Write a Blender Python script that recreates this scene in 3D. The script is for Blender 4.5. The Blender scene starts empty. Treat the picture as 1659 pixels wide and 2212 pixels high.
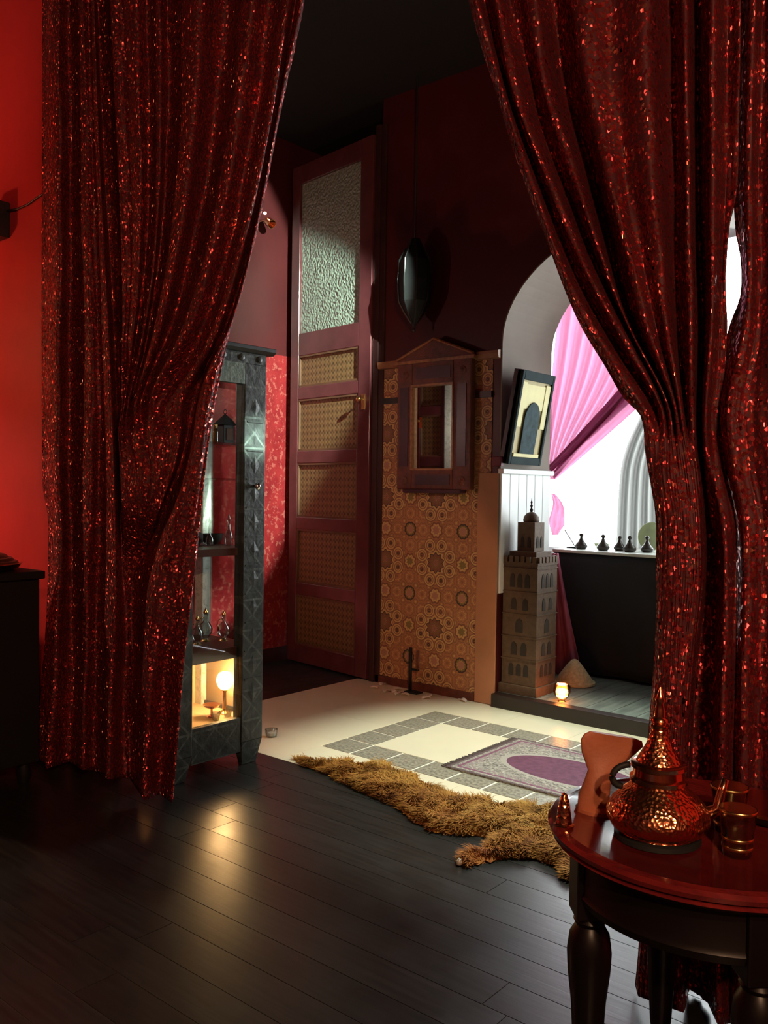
import bpy, bmesh, math, random
from mathutils import Vector, Matrix
random.seed(7)
SC = bpy.context.scene
COL = SC.collection
R = math.radians
PI = math.pi

# ------------------------------------------------------------------ camera
H = 1.15
YAW, PIT, ROLL, FPX = R(39.95), R(-1.45), R(0.85), 1900.0
CX, CY = 829.5, 1106.0
fw = Vector((-math.sin(YAW) * math.cos(PIT), math.cos(YAW) * math.cos(PIT), math.sin(PIT)))
r0 = Vector((math.cos(YAW), math.sin(YAW), 0)); u0 = r0.cross(fw)
rt = r0 * math.cos(ROLL) + u0 * math.sin(ROLL)
up = -r0 * math.sin(ROLL) + u0 * math.cos(ROLL)
cam_d = bpy.data.cameras.new('camera'); cam = bpy.data.objects.new('camera', cam_d); COL.objects.link(cam)
mw = Matrix.Identity(4)
for i, v in enumerate((rt, up, -fw)):
    for j in range(3): mw[j][i] = v[j]
mw[2][3] = H
cam.matrix_world = mw
cam_d.sensor_fit = 'VERTICAL'; cam_d.sensor_height = 24.0; cam_d.lens = 24.0 * FPX / 2212.0
cam_d.clip_start = 0.02
SC.camera = cam

def at_y(x, y, Y):                                   # reading of the plan: where a sight line meets the plane Y
    d = fw * FPX + rt * (x - CX) - up * (y - CY)
    return Vector((0, 0, H)) + d * (Y / d.y)

# ------------------------------------------------------------------ world, lights, exposure
W = bpy.data.worlds.new('daylight'); SC.world = W; W.use_nodes = True
W.node_tree.nodes['Background'].inputs[0].default_value = (0.93, 0.97, 1.0, 1)
W.node_tree.nodes['Background'].inputs[1].default_value = 15.0

def light(name, kind, loc, energy, color, **kw):
    d = bpy.data.lights.new(name, kind); d.energy = energy; d.color = color
    o = bpy.data.objects.new(name, d); COL.objects.link(o); o.location = loc
    aim = kw.pop('aim', None)
    for k, v in kw.items(): setattr(d, k, v)
    if aim is not None: o.rotation_euler = Vector(aim).to_track_quat('-Z', 'Y').to_euler()
    return o
# daylight portal in the bay window
po = light('window_portal', 'AREA', (-2.0, 5.40, 1.75), 1, (1, 1, 1), aim=(0, -1, 0), shape='RECTANGLE', size=2.0, size_y=2.0)
po.data.cycles.is_portal = True
# the spotlight under the hall ceiling (its fitting is built further down)
SPOT_POS = Vector((-0.85, 2.84, 2.95)); SPOT_AIM = Vector((-0.97, -0.07, -0.25)).normalized()
light('hall_spotlight_beam', 'SPOT', SPOT_POS + SPOT_AIM * 0.02, 4200, (0.80, 1.0, 0.84), aim=SPOT_AIM, spot_size=R(56), spot_blend=0.12, shadow_soft_size=0.010)
DOWN_POS = Vector((-1.55, 3.25, 2.90)); DOWN_AIM = Vector((-0.06, -0.03, -1.0)).normalized()
light('hall_downlight_beam', 'SPOT', DOWN_POS + DOWN_AIM * 0.02, 420, (0.93, 1.0, 0.80), aim=DOWN_AIM, spot_size=R(52), spot_blend=0.6, shadow_soft_size=0.03)
# warm lamps of the front room, behind and left of the camera (fittings further down)
TABLE_LAMP = (Vector((-4.55, 1.05, 1.86)), 60)
LAMPS = [((0.55, 0.0, 1.95), 55), ((1.1, -0.7, 2.1), 160)]
for i, (p, e) in enumerate(LAMPS):
    light('front_lamp_bulb', 'POINT', p, e, (1.0, 0.58, 0.32), shadow_soft_size=0.04)
light('floor_lamp_bulb', 'POINT', TABLE_LAMP[0], TABLE_LAMP[1], (1.0, 0.60, 0.36), shadow_soft_size=0.05)
FILL_CANDLE = Vector((-3.86, 2.24, 1.62))  # extra candle put in to light the mirrored post
light('fill_candle_flame', 'POINT', FILL_CANDLE + Vector((0, 0, 0.0)), 7, (1.0, 0.93, 0.80), shadow_soft_size=0.015)
SC.view_settings.view_transform = 'Standard'; SC.view_settings.look = 'None'
SC.view_settings.gamma = 1.0; SC.view_settings.use_curve_mapping = False
SC.view_settings.exposure = 0.0
SC.cycles.max_bounces = 8; SC.cycles.diffuse_bounces = 3; SC.cycles.glossy_bounces = 3; SC.cycles.transmission_bounces = 4; SC.cycles.transparent_max_bounces = 10
SC.cycles.caustics_reflective = False; SC.cycles.caustics_refractive = False

# ------------------------------------------------------------------ materials
class Tree:
    def __init__(s, name, rough=0.5, metal=0.0, spec=0.5):
        s.m = bpy.data.materials.new(name); s.m.use_nodes = True; s.t = s.m.node_tree
        s.b = s.t.nodes['Principled BSDF']; s.o = s.t.nodes['Material Output']
        s.b.inputs['Roughness'].default_value = rough; s.b.inputs['Metallic'].default_value = metal
        s.b.inputs['Specular IOR Level'].default_value = spec
        s._c = None
    def n(s, typ, **kw):
        nd = s.t.nodes.new(typ)
        for k, v in kw.items(): setattr(nd, k, v)
        return nd
    def put(s, sock, v):
        if hasattr(v, 'is_output') or isinstance(v, bpy.types.NodeSocket): s.t.links.new(v, sock)
        elif isinstance(v, (tuple, list)) and sock.type == 'RGBA' and len(v) == 3: sock.default_value = (*v, 1)
        else: sock.default_value = v
    @property
    def co(s):
        if s._c is None: s._c = s.n('ShaderNodeTexCoord').outputs['Object']
        return s._c
    def mth(s, op, a, b=0.0, c=0.0, clamp=False):
        nd = s.n('ShaderNodeMath', operation=op, use_clamp=clamp)
        s.put(nd.inputs[0], a); s.put(nd.inputs[1], b)
        if op in ('MULTIPLY_ADD', 'SMOOTH_MIN', 'SMOOTH_MAX', 'COMPARE', 'WRAP', 'PINGPONG'): s.put(nd.inputs[2], c)
        return nd.outputs[0]
    def vm(s, op, a, b=(0, 0, 0), scale=None):
        nd = s.n('ShaderNodeVectorMath', operation=op); s.put(nd.inputs[0], a)
        if op != 'NORMALIZE' and op != 'SCALE': s.put(nd.inputs[1], b)
        if scale is not None: s.put(nd.inputs['Scale'], scale)
        return nd.outputs[0]
    def xyz(s, v=None):
        nd = s.n('ShaderNodeSeparateXYZ'); s.put(nd.inputs[0], v if v is not None else s.co); return nd.outputs
    def noise(s, scale, detail=3.0, vec=None, rough=0.55, dist=0.0):
        nd = s.n('ShaderNodeTexNoise'); s.put(nd.inputs['Vector'], vec if vec is not None else s.co)
        nd.inputs['Scale'].default_value = scale; nd.inputs['Detail'].default_value = detail
        nd.inputs['Roughness'].default_value = rough; nd.inputs['Distortion'].default_value = dist
        return nd.outputs[0]
    def voro(s, scale, feature='F1', vec=None, out='Distance'):
        nd = s.n('ShaderNodeTexVoronoi', feature=feature); s.put(nd.inputs['Vector'], vec if vec is not None else s.co)
        nd.inputs['Scale'].default_value = scale
        return nd.outputs[out]
    def ramp(s, f, stops):
        nd = s.n('ShaderNodeValToRGB'); s.put(nd.inputs[0], f); e = nd.color_ramp.elements
        while len(e) < len(stops): e.new(0.5)
        for q, (p, c) in zip(e, stops): q.position = p; q.color = (*c, 1)
        return nd.outputs[0]
    def mix(s, f, a, b):
        nd = s.n('ShaderNodeMix', data_type='RGBA'); s.put(nd.inputs[0], f); s.put(nd.inputs[6], a); s.put(nd.inputs[7], b)
        return nd.outputs[2]
    def base(s, c): s.put(s.b.inputs['Base Color'], c); return s
    def rough(s, r): s.put(s.b.inputs['Roughness'], r); return s
    def bump(s, h, strength=0.3, dist=0.01):
        nd = s.n('ShaderNodeBump'); s.put(nd.inputs['Height'], h); nd.inputs['Strength'].default_value = strength; nd.inputs['Distance'].default_value = dist
        s.t.links.new(nd.outputs[0], s.b.inputs['Normal']); return s
    def emit(s, c, e): s.put(s.b.inputs['Emission Color'], c); s.b.inputs['Emission Strength'].default_value = e; return s
    def step(s, a, lo, hi):                          # 1 where lo < a < hi
        return s.mth('MULTIPLY', s.mth('GREATER_THAN', a, lo), s.mth('LESS_THAN', a, hi))

def plain(name, c, rough=0.5, metal=0.0, var=0.25, scale=9.0, spec=0.5, bump=0.0):
    t = Tree(name, rough, metal, spec); n = t.noise(scale, 4)
    lo = tuple(x * (1 - var) for x in c); hi = tuple(min(1, x * (1 + var)) for x in c)
    t.base(t.ramp(n, [(0.3, lo), (0.7, hi)]))
    if bump: t.bump(t.noise(scale * 8, 3), bump, 0.004)
    return t.m

MT = {}
# sequinned red cloth: tilted sequins cell by cell over dull maroon cloth
def sequin(name, scale):
    t = Tree(name, 0.32, 0.6)
    nd = t.n('ShaderNodeTexVoronoi', feature='F1'); t.put(nd.inputs['Vector'], t.co); nd.inputs['Scale'].default_value = scale
    cell, colr = nd.outputs['Distance'], nd.outputs['Color']
    rnd = t.xyz(colr)
    clus = t.noise(26, 4, rough=0.65)
    isq = t.mth('GREATER_THAN', t.mth('ADD', t.mth('MULTIPLY', rnd[0], 0.6), clus), 0.78)
    t.base(t.mix(isq, (0.075, 0.006, 0.011), t.ramp(rnd[1], [(0.0, (0.30, 0.024, 0.036)), (0.7, (0.52, 0.060, 0.060)), (0.85, (0.70, 0.15, 0.10)), (1.0, (0.85, 0.42, 0.34))])))
    t.put(t.b.inputs['Metallic'], t.mth('MULTIPLY_ADD', isq, 0.62, 0.16))
    t.rough(t.mth('MULTIPLY_ADD', isq, -0.38, 0.68))
    geo = t.n('ShaderNodeNewGeometry').outputs['Normal']
    jit = t.vm('SCALE', t.vm('SUBTRACT', colr, (0.5, 0.5, 0.5)), scale=t.mth('MULTIPLY', isq, 2.0))
    t.t.links.new(t.vm('NORMALIZE', t.vm('ADD', geo, jit)), t.b.inputs['Normal'])
    return t.m
MT['sequin'] = sequin('red_sequin_cloth', 150)

t = Tree('dark_plank_wood', 0.30); v = t.vm('MULTIPLY', t.co, (3.0, 40.0, 1.0))
inf = t.n('ShaderNodeObjectInfo').outputs['Random']
g = t.noise(1.6, 5, v, 0.6, 0.6)
col = t.ramp(g, [(0.25, (0.009, 0.0088, 0.0085)), (0.6, (0.020, 0.019, 0.018)), (0.85, (0.034, 0.031, 0.029))])
hv = t.n('ShaderNodeHueSaturation'); t.put(hv.inputs['Color'], col); t.put(hv.inputs['Value'], t.mth('MULTIPLY_ADD', inf, 0.3, 0.85))
t.base(hv.outputs[0]); t.rough(t.mth('MULTIPLY_ADD', t.noise(7, 4), 0.25, 0.20)); t.bump(g, 0.10, 0.003)
MT['plank'] = t.m
MT['gap'] = plain('pale_floor_joint', (0.085, 0.072, 0.055), 0.6)
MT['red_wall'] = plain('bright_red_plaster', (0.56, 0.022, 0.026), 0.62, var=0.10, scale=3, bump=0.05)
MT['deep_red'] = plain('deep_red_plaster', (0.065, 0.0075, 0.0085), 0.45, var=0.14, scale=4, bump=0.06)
MT['dark_ceiling'] = plain('dark_ceiling', (0.008, 0.005, 0.005), 0.8)
t = Tree('mottled_red_wallpaper', 0.4)
fl = t.voro(38, 'DISTANCE_TO_EDGE'); n = t.noise(30, 5, rough=0.7)
t.base(t.mix(t.mth('MULTIPLY', t.mth('GREATER_THAN', n, 0.56), 0.75), t.ramp(t.noise(12, 4), [(0.3, (0.20, 0.010, 0.014)), (0.7, (0.30, 0.022, 0.024))]), (0.40, 0.11, 0.09)))
t.bump(fl, 0.2, 0.004)
MT['red_paper'] = t.m
MT['cream_tile'] = plain('cream_tile', (0.74, 0.68, 0.52), 0.30, var=0.05, scale=2.5)
MT['grout'] = plain('white_grout', (0.80, 0.77, 0.66), 0.7, var=0.05)
t = Tree('speckled_grey_tile', 0.32); n = t.noise(75, 4, rough=0.7)
t.base(t.ramp(n, [(0.35, (0.12, 0.11, 0.095)), (0.5, (0.27, 0.25, 0.20)), (0.68, (0.42, 0.39, 0.31))]))
MT['grey_tile'] = t.m
# mosaic wallpaper: rosettes, ringed circles and small rings on a terracotta ground (object x, z)
t = Tree('mosaic_wallpaper', 0.55)
o = t.xyz(); P = 0.37
ground = t.ramp(t.noise(6, 3), [(0.3, (0.38, 0.155, 0.070)), (0.7, (0.46, 0.20, 0.092))])
c = ground
def circ(ox, oz, lines, star=0, amp=0.0, q=1.0):
    pp = P * q
    u = t.mth('MULTIPLY', t.mth('SUBTRACT', t.mth('FRACT', t.mth('MULTIPLY_ADD', o[0], 1 / pp, 50.5 - ox)), 0.5), pp)
    w = t.mth('MULTIPLY', t.mth('SUBTRACT', t.mth('FRACT', t.mth('MULTIPLY_ADD', o[2], 1 / pp, 50.5 - oz)), 0.5), pp)
    rr = t.mth('SQRT', t.mth('ADD', t.mth('MULTIPLY', u, u), t.mth('MULTIPLY', w, w)))
    if star:
        a = t.mth('ARCTAN2', w, u); rr = t.mth('ADD', rr, t.mth('MULTIPLY', t.mth('COSINE', t.mth('MULTIPLY', a, float(star))), amp))
    global c
    for lo, hi, cc in lines: c = t.mix(t.step(rr, lo, hi), c, cc)
DK, GD, BR, PK, OL = (0.065, 0.034, 0.024), (0.58, 0.37, 0.15), (0.22, 0.085, 0.048), (0.42, 0.19, 0.13), (0.22, 0.15, 0.045)
circ(0.0, 0.0, [(0.036, 0.0405, (0.27, 0.115, 0.055)), (0.022, 0.0255, GD), (0.0, 0.008, (0.27, 0.115, 0.055))], 8, 0.003, 0.25)
circ(0.5, 0.5, [(0.014, 0.018, (0.25, 0.12, 0.05)), (0.0, 0.006, GD)], 0, 0, 0.25)
circ(0, 0, [(0.056, 0.066, GD), (0.048, 0.055, DK), (0.0, 0.047, BR), (0.026, 0.031, OL), (0.010, 0.016, PK)], 10, 0.006)
circ(0.5, 0.5, [(0.034, 0.043, DK), (0.026, 0.034, OL), (0.0, 0.022, PK)], 12, 0.002)
for k in range(8):
    a = k * PI / 4 + PI / 8
    circ(0.285 * math.cos(a), 0.285 * math.sin(a), [(0.036, 0.041, BR), (0.028, 0.036, GD), (0.0, 0.028, (0.30, 0.12, 0.062)), (0.017, 0.022, GD), (0.004, 0.010, DK)])
circ(0.5, 0.0, [(0.038, 0.046, BR), (0.026, 0.034, GD), (0.0, 0.022, OL)], 8, 0.004)
circ(0.0, 0.5, [(0.038, 0.046, BR), (0.026, 0.034, GD), (0.0, 0.022, PK)], 8, 0.004)
t.base(c); MT['mosaic'] = t.m
MT['terracotta'] = plain('terracotta_plaster', (0.46, 0.20, 0.10), 0.6, var=0.10, scale=5, bump=0.05)
MT['rail'] = plain('ochre_dado_moulding', (0.26, 0.11, 0.05), 0.45)
MT['panel_bead'] = plain('worn_brown_bead', (0.12, 0.055, 0.030), 0.5)
MT['dark_band'] = plain('dark_dado_band', (0.020, 0.016, 0.014), 0.4)
MT['door_wood'] = plain('varnished_red_brown_wood', (0.105, 0.028, 0.032), 0.22, var=0.2, scale=6)
MT['frame_wood'] = plain('dark_door_frame_wood', (0.040, 0.014, 0.014), 0.35)
t = Tree('patterned_door_panel', 0.45)
o = t.xyz(); s1 = t.mth('MULTIPLY', t.mth('SINE', t.mth('MULTIPLY', o[0], 210.0)), t.mth('SINE', t.mth('MULTIPLY', o[2], 210.0)))
s2 = t.mth('MULTIPLY', t.mth('SINE', t.mth('MULTIPLY', t.mth('ADD', o[0], o[2]), 74.0)), t.mth('SINE', t.mth('MULTIPLY', t.mth('SUBTRACT', o[0], o[2]), 74.0)))
k = t.mth('ADD', t.mth('MULTIPLY', s1, 0.5), t.mth('MULTIPLY', s2, 0.45))
t.base(t.ramp(t.mth('MULTIPLY_ADD', k, 0.5, 0.5), [(0.18, (0.045, 0.021, 0.009)), (0.45, (0.15, 0.080, 0.034)), (0.8, (0.21, 0.12, 0.052))])); t.bump(k, 0.2, 0.004)
MT['door_panel'] = t.m
t = Tree('hammered_frosted_glass', 0.28); t.base((0.24, 0.28, 0.235)); t.b.inputs['Specular IOR Level'].default_value = 0.7
t.bump(t.voro(70, 'SMOOTH_F1'), 0.9, 0.012); MT['frosted'] = t.m
MT['brass'] = plain('brass', (0.75, 0.50, 0.20), 0.25, 1.0, var=0.1)
t = Tree('hammered_copper', 0.20, 1.0); t.base((0.72, 0.30, 0.15)); t.bump(t.voro(160, 'F1'), 0.5, 0.003); MT['copper'] = t.m
MT['smooth_copper'] = plain('polished_copper', (0.72, 0.32, 0.17), 0.17, 1.0, var=0.08)
t = Tree('inlaid_dark_cabinet_wood', 0.35); o = t.xyz()
dz = t.mth('ABSOLUTE', t.mth('SUBTRACT', t.mth('FRACT', t.mth('MULTIPLY', t.mth('ADD', o[2], o[1]), 8.0)), 0.5)); dz2 = t.mth('ABSOLUTE', t.mth('SUBTRACT', t.mth('FRACT', t.mth('MULTIPLY', t.mth('SUBTRACT', o[2], o[1]), 8.0)), 0.5))
dz3 = t.mth('ABSOLUTE', t.mth('SUBTRACT', t.mth('FRACT', t.mth('MULTIPLY', o[2], 8.0)), 0.5))
ln = t.mth('MAXIMUM', t.mth('LESS_THAN', dz3, 0.035), t.mth('MAXIMUM', t.mth('LESS_THAN', dz, 0.045), t.mth('LESS_THAN', dz2, 0.045)))
f = t.mth('MULTIPLY', ln, t.mth('MULTIPLY_ADD', t.noise(14, 4), 2.4, -0.85, clamp=True))
t.base(t.mix(f, t.ramp(t.noise(25, 4), [(0.35, (0.014, 0.017, 0.0165)), (0.7, (0.036, 0.045, 0.041))]), (0.10, 0.125, 0.113))); t.bump(t.noise(40, 4), 0.35, 0.006)
MT['cab'] = t.m
t = Tree('green_washed_carving', 0.45); t.base(t.ramp(t.noise(30, 5, rough=0.7), [(0.3, (0.045, 0.085, 0.055)), (0.6, (0.13, 0.18, 0.14)), (0.8, (0.22, 0.26, 0.23))])); t.bump(t.noise(45, 4), 0.5, 0.006); MT['green'] = t.m
t = Tree('pale_lit_post', 0.4); t.base(t.ramp(t.noise(26, 5, rough=0.7, dist=1.5), [(0.32, (0.28, 0.29, 0.26)), (0.48, (0.58, 0.60, 0.55)), (0.7, (0.70, 0.72, 0.66))])); MT['pale_post'] = t.m  # pale stands in for light on the cabinet's rear posts and mirrored strip
MT['shelf'] = plain('dark_red_shelf_wood', (0.085, 0.022, 0.012), 0.4)
MT['cream_board'] = plain('cream_cabinet_board', (0.60, 0.45, 0.26), 0.5, var=0.12, scale=8)
MT['black'] = plain('black_metal', (0.012, 0.012, 0.013), 0.4)
MT['iron'] = plain('dark_iron', (0.014, 0.015, 0.016), 0.6, 0.1, spec=0.3)
MT['mirror_frame'] = plain('carved_red_brown_frame', (0.125, 0.034, 0.020), 0.35, var=0.35, scale=30, bump=0.5)
MT['mirror_inset'] = plain('purple_brown_frame_inset', (0.050, 0.016, 0.026), 0.35)
MT['mirror_gold'] = plain('worn_ochre_frame_edge', (0.30, 0.13, 0.055), 0.4, var=0.4, scale=40)
t = Tree('mirror_silver', 0.02, 1.0); t.base((0.82, 0.84, 0.80)); MT['mirror'] = t.m
MT['tan_plaster'] = plain('tan_arch_plaster', (0.22, 0.175, 0.14), 0.7, var=0.08, scale=4, bump=0.05)
MT['white_board'] = plain('white_painted_board', (0.82, 0.84, 0.84), 0.45, var=0.03)
MT['board_gap'] = plain('grey_board_gap', (0.22, 0.22, 0.23), 0.8)
t = Tree('grey_green_niche_plank', 0.38); t.base(t.ramp(t.noise(3, 5, t.vm('MULTIPLY', t.co, (14, 2, 1))), [(0.3, (0.09, 0.11, 0.10)), (0.7, (0.22, 0.25, 0.22))])); MT['niche_plank'] = t.m
MT['niche_step'] = plain('dark_step_wood', (0.018, 0.009, 0.006), 0.45)
MT['white_wall'] = plain('white_bay_wall', (0.80, 0.80, 0.80), 0.7, var=0.03)
MT['window_frame'] = plain('white_window_frame', (0.82, 0.83, 0.83), 0.4, var=0.03)
def glassy(name, tint=(1, 1, 1), gl=0.10, rough=0.02):
    m = bpy.data.materials.new(name); m.use_nodes = True; nt = m.node_tree; nt.nodes.clear()
    out = nt.nodes.new('ShaderNodeOutputMaterial'); mx = nt.nodes.new('ShaderNodeMixShader'); tr = nt.nodes.new('ShaderNodeBsdfTransparent'); gs = nt.nodes.new('ShaderNodeBsdfGlossy')
    tr.inputs[0].default_value = (*tint, 1); gs.inputs['Roughness'].default_value = rough
    fr = nt.nodes.new('ShaderNodeLayerWeight'); fr.inputs[0].default_value = 0.25
    mm = nt.nodes.new('ShaderNodeMath'); mm.operation = 'MULTIPLY_ADD'; mm.inputs[1].default_value = 0.6; mm.inputs[2].default_value = gl * 0.4
    nt.links.new(fr.outputs['Fresnel'], mm.inputs[0]); nt.links.new(mm.outputs[0], mx.inputs[0])
    nt.links.new(tr.outputs[0], mx.inputs[1]); nt.links.new(gs.outputs[0], mx.inputs[2]); nt.links.new(mx.outputs[0], out.inputs[0])
    return m
MT['pane'] = glassy('clear_pane_glass', (0.97, 0.99, 0.98), 0.05)
MT['glass'] = glassy('clear_bottle_glass', (0.80, 0.82, 0.80), 0.5)
MT['amber_glass'] = glassy('amber_glass', (0.75, 0.42, 0.20), 0.4)
MT['yellow_glass'] = glassy('yellow_green_glass', (0.75, 0.72, 0.20), 0.4)
def sheer(name, colr, transp):
    m = bpy.data.materials.new(name); m.use_nodes = True; nt = m.node_tree; nt.nodes.clear()
    out = nt.nodes.new('ShaderNodeOutputMaterial'); mx = nt.nodes.new('ShaderNodeMixShader'); m2 = nt.nodes.new('ShaderNodeMixShader')
    tr = nt.nodes.new('ShaderNodeBsdfTransparent'); tl = nt.nodes.new('ShaderNodeBsdfTranslucent'); df = nt.nodes.new('ShaderNodeBsdfDiffuse')
    no = nt.nodes.new('ShaderNodeTexNoise'); no.inputs['Scale'].default_value = 5; tc = nt.nodes.new('ShaderNodeTexCoord'); nt.links.new(tc.outputs['Object'], no.inputs['Vector'])
    rp = nt.nodes.new('ShaderNodeValToRGB'); rp.color_ramp.elements[0].color = (*[x * 0.92 for x in colr], 1); rp.color_ramp.elements[1].color = (*colr, 1); nt.links.new(no.outputs[0], rp.inputs[0])
    for s_ in (tr, tl, df): nt.links.new(rp.outputs[0], s_.inputs[0])
    mx.inputs[0].default_value = 0.5; m2.inputs[0].default_value = transp
    nt.links.new(df.outputs[0], mx.inputs[1]); nt.links.new(tl.outputs[0], mx.inputs[2]); nt.links.new(mx.outputs[0], m2.inputs[1]); nt.links.new(tr.outputs[0], m2.inputs[2]); nt.links.new(m2.outputs[0], out.inputs[0])
    return m
MT['pink'] = sheer('pink_voile', (0.40, 0.14, 0.235), 0.13)
MT['white_voile'] = sheer('white_voile', (0.19, 0.19, 0.18), 0.02)
MT['pink_cloth'] = plain('rose_pink_cloth', (0.42, 0.09, 0.15), 0.7)
MT['black_cloth'] = plain('black_table_cloth', (0.010, 0.010, 0.012), 0.75)
MT['white_top'] = plain('white_table_top', (0.72, 0.76, 0.70), 0.25, var=0.03)
t = Tree('carved_sandstone', 0.7); t.base(t.ramp(t.noise(40, 4), [(0.3, (0.085, 0.045, 0.024)), (0.7, (0.13, 0.074, 0.038))])); t.bump(t.noise(60, 3), 0.4, 0.004); MT['sand'] = t.m
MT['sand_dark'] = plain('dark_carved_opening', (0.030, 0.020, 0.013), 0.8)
MT['tagine'] = plain('dark_glazed_clay', (0.035, 0.026, 0.020), 0.25)
MT['green_bowl'] = plain('pale_green_ceramic', (0.52, 0.62, 0.34), 0.3)
MT['wicker'] = plain('pale_straw', (0.62, 0.50, 0.28), 0.7, var=0.25, scale=60, bump=0.4)
MT['pic_frame'] = plain('teal_black_picture_frame', (0.016, 0.030, 0.033), 0.8, spec=0.2)
MT['pic_cream'] = plain('cream_yellow_picture', (0.70, 0.62, 0.28), 0.6, var=0.08)
MT['pic_ochre'] = plain('ochre_picture_wall', (0.42, 0.33, 0.12), 0.6, var=0.15)
MT['pic_blue'] = plain('blue_grey_painted_arch', (0.040, 0.066, 0.075), 0.8, var=0.3, scale=30, spec=0.2)
MT['red_bracket'] = plain('dark_red_bracket', (0.13, 0.012, 0.02), 0.5)
t = Tree('woven_prayer_rug', 0.85)
o = t.xyz()                                            # local: x 0..0.95 along, y -0.285..0.285 across
ay = t.mth('ABSOLUTE', o[1])
edge = t.mth('MINIMUM', o[0], t.mth('SUBTRACT', 0.285, ay))
n = t.noise(85, 3, rough=0.7)
c = t.ramp(n, [(0.38, (0.10, 0.085, 0.080)), (0.52, (0.27, 0.245, 0.215)), (0.68, (0.42, 0.385, 0.33))])
sc = t.mth('SINE', t.mth('MULTIPLY', t.mth('ADD', o[0], o[1]), 190.0))
c = t.mix(t.step(edge, 0.030, 0.044), c, (0.16, 0.055, 0.10))
c = t.mix(t.step(edge, 0.0, 0.014), c, (0.09, 0.055, 0.06))
c = t.mix(t.mth('MULTIPLY', t.step(edge, 0.044, 0.080), t.mth('GREATER_THAN', sc, 0.1)), c, (0.24, 0.18, 0.18))
ex = t.mth('DIVIDE', t.mth('SUBTRACT', o[0], 0.42), 0.29); ey = t.mth('DIVIDE', o[1], 0.150)
el = t.mth('ADD', t.mth('MULTIPLY', ex, ex), t.mth('MULTIPLY', ey, ey))
c = t.mix(t.mth('LESS_THAN', el, 1.22), c, (0.32, 0.29, 0.255)); c = t.mix(t.mth('LESS_THAN', el, 1.0), c, t.ramp(t.noise(40, 3), [(0.35, (0.085, 0.020, 0.050)), (0.65, (0.13, 0.034, 0.075))]))
t.base(c); t.bump(t.noise(220, 2), 0.4, 0.003); MT['rug'] = t.m
MT['fringe'] = plain('dark_rug_fringe', (0.10, 0.075, 0.075), 0.9)
t = Tree('orange_brown_fur', 0.8, spec=0.15); n = t.mth('MULTIPLY_ADD', t.mth('SUBTRACT', t.noise(90, 2), 0.5), 0.45, t.noise(8, 4, rough=0.6, dist=1.0))
yy = t.mth('MULTIPLY_ADD', t.mth('SUBTRACT', t.xyz()[1], t.mth('MULTIPLY', t.xyz()[0], -0.12)), 2.2, 0.5, clamp=True)  # paints the hall side yellower, as if lit from there
t.base(t.mix(yy, t.ramp(n, [(0.30, (0.075, 0.014, 0.004)), (0.45, (0.25, 0.070, 0.014)), (0.62, (0.38, 0.15, 0.030)), (0.8, (0.44, 0.22, 0.06))]), t.ramp(n, [(0.30, (0.080, 0.036, 0.008)), (0.45, (0.31, 0.145, 0.025)), (0.62, (0.44, 0.24, 0.050)), (0.8, (0.50, 0.33, 0.10))])))
MT['fur'] = t.m
MT['claw'] = plain('pale_claw', (0.55, 0.50, 0.42), 0.4)
t = Tree('glossy_red_mahogany', 0.12); t.base(t.ramp(t.noise(5, 5, t.vm('MULTIPLY', t.co, (2, 16, 2)), dist=0.6), [(0.3, (0.10, 0.008, 0.010)), (0.7, (0.18, 0.016, 0.014))])); t.b.inputs['Coat Weight'].default_value = 0.5; t.b.inputs['Coat Roughness'].default_value = 0.05; MT['mahogany'] = t.m
MT['ebony'] = plain('dark_turned_wood', (0.005, 0.003, 0.003), 0.35, spec=0.3)
MT['clay'] = plain('orange_brown_clay', (0.42, 0.13, 0.065), 0.55, var=0.15, scale=14, bump=0.2)
MT['sideboard'] = plain('dark_sideboard_wood', (0.007, 0.005, 0.005), 0.6, spec=0.25)
MT['petal'] = plain('pale_pink_petal', (0.85, 0.72, 0.66), 0.6)
MT['wax'] = Tree('glowing_globe', 0.5).base((1, 0.85, 0.6)).emit((1.0, 0.56, 0.22), 120).m
MT['flame'] = Tree('glowing_tealight', 0.5).base((1, 0.85, 0.7)).emit((1.0, 0.70, 0.46), 70).m
MT['bulb'] = Tree('lamp_bulb', 0.5).base((1, 0.9, 0.7)).emit((1.0, 0.85, 0.6), 12).m
t = Tree('lamp_shade_fabric', 0.8); t.base(t.ramp(t.noise(30), [(0.3, (0.5, 0.16, 0.06)), (0.7, (0.6, 0.22, 0.09))])); MT['shade'] = t.m

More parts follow.
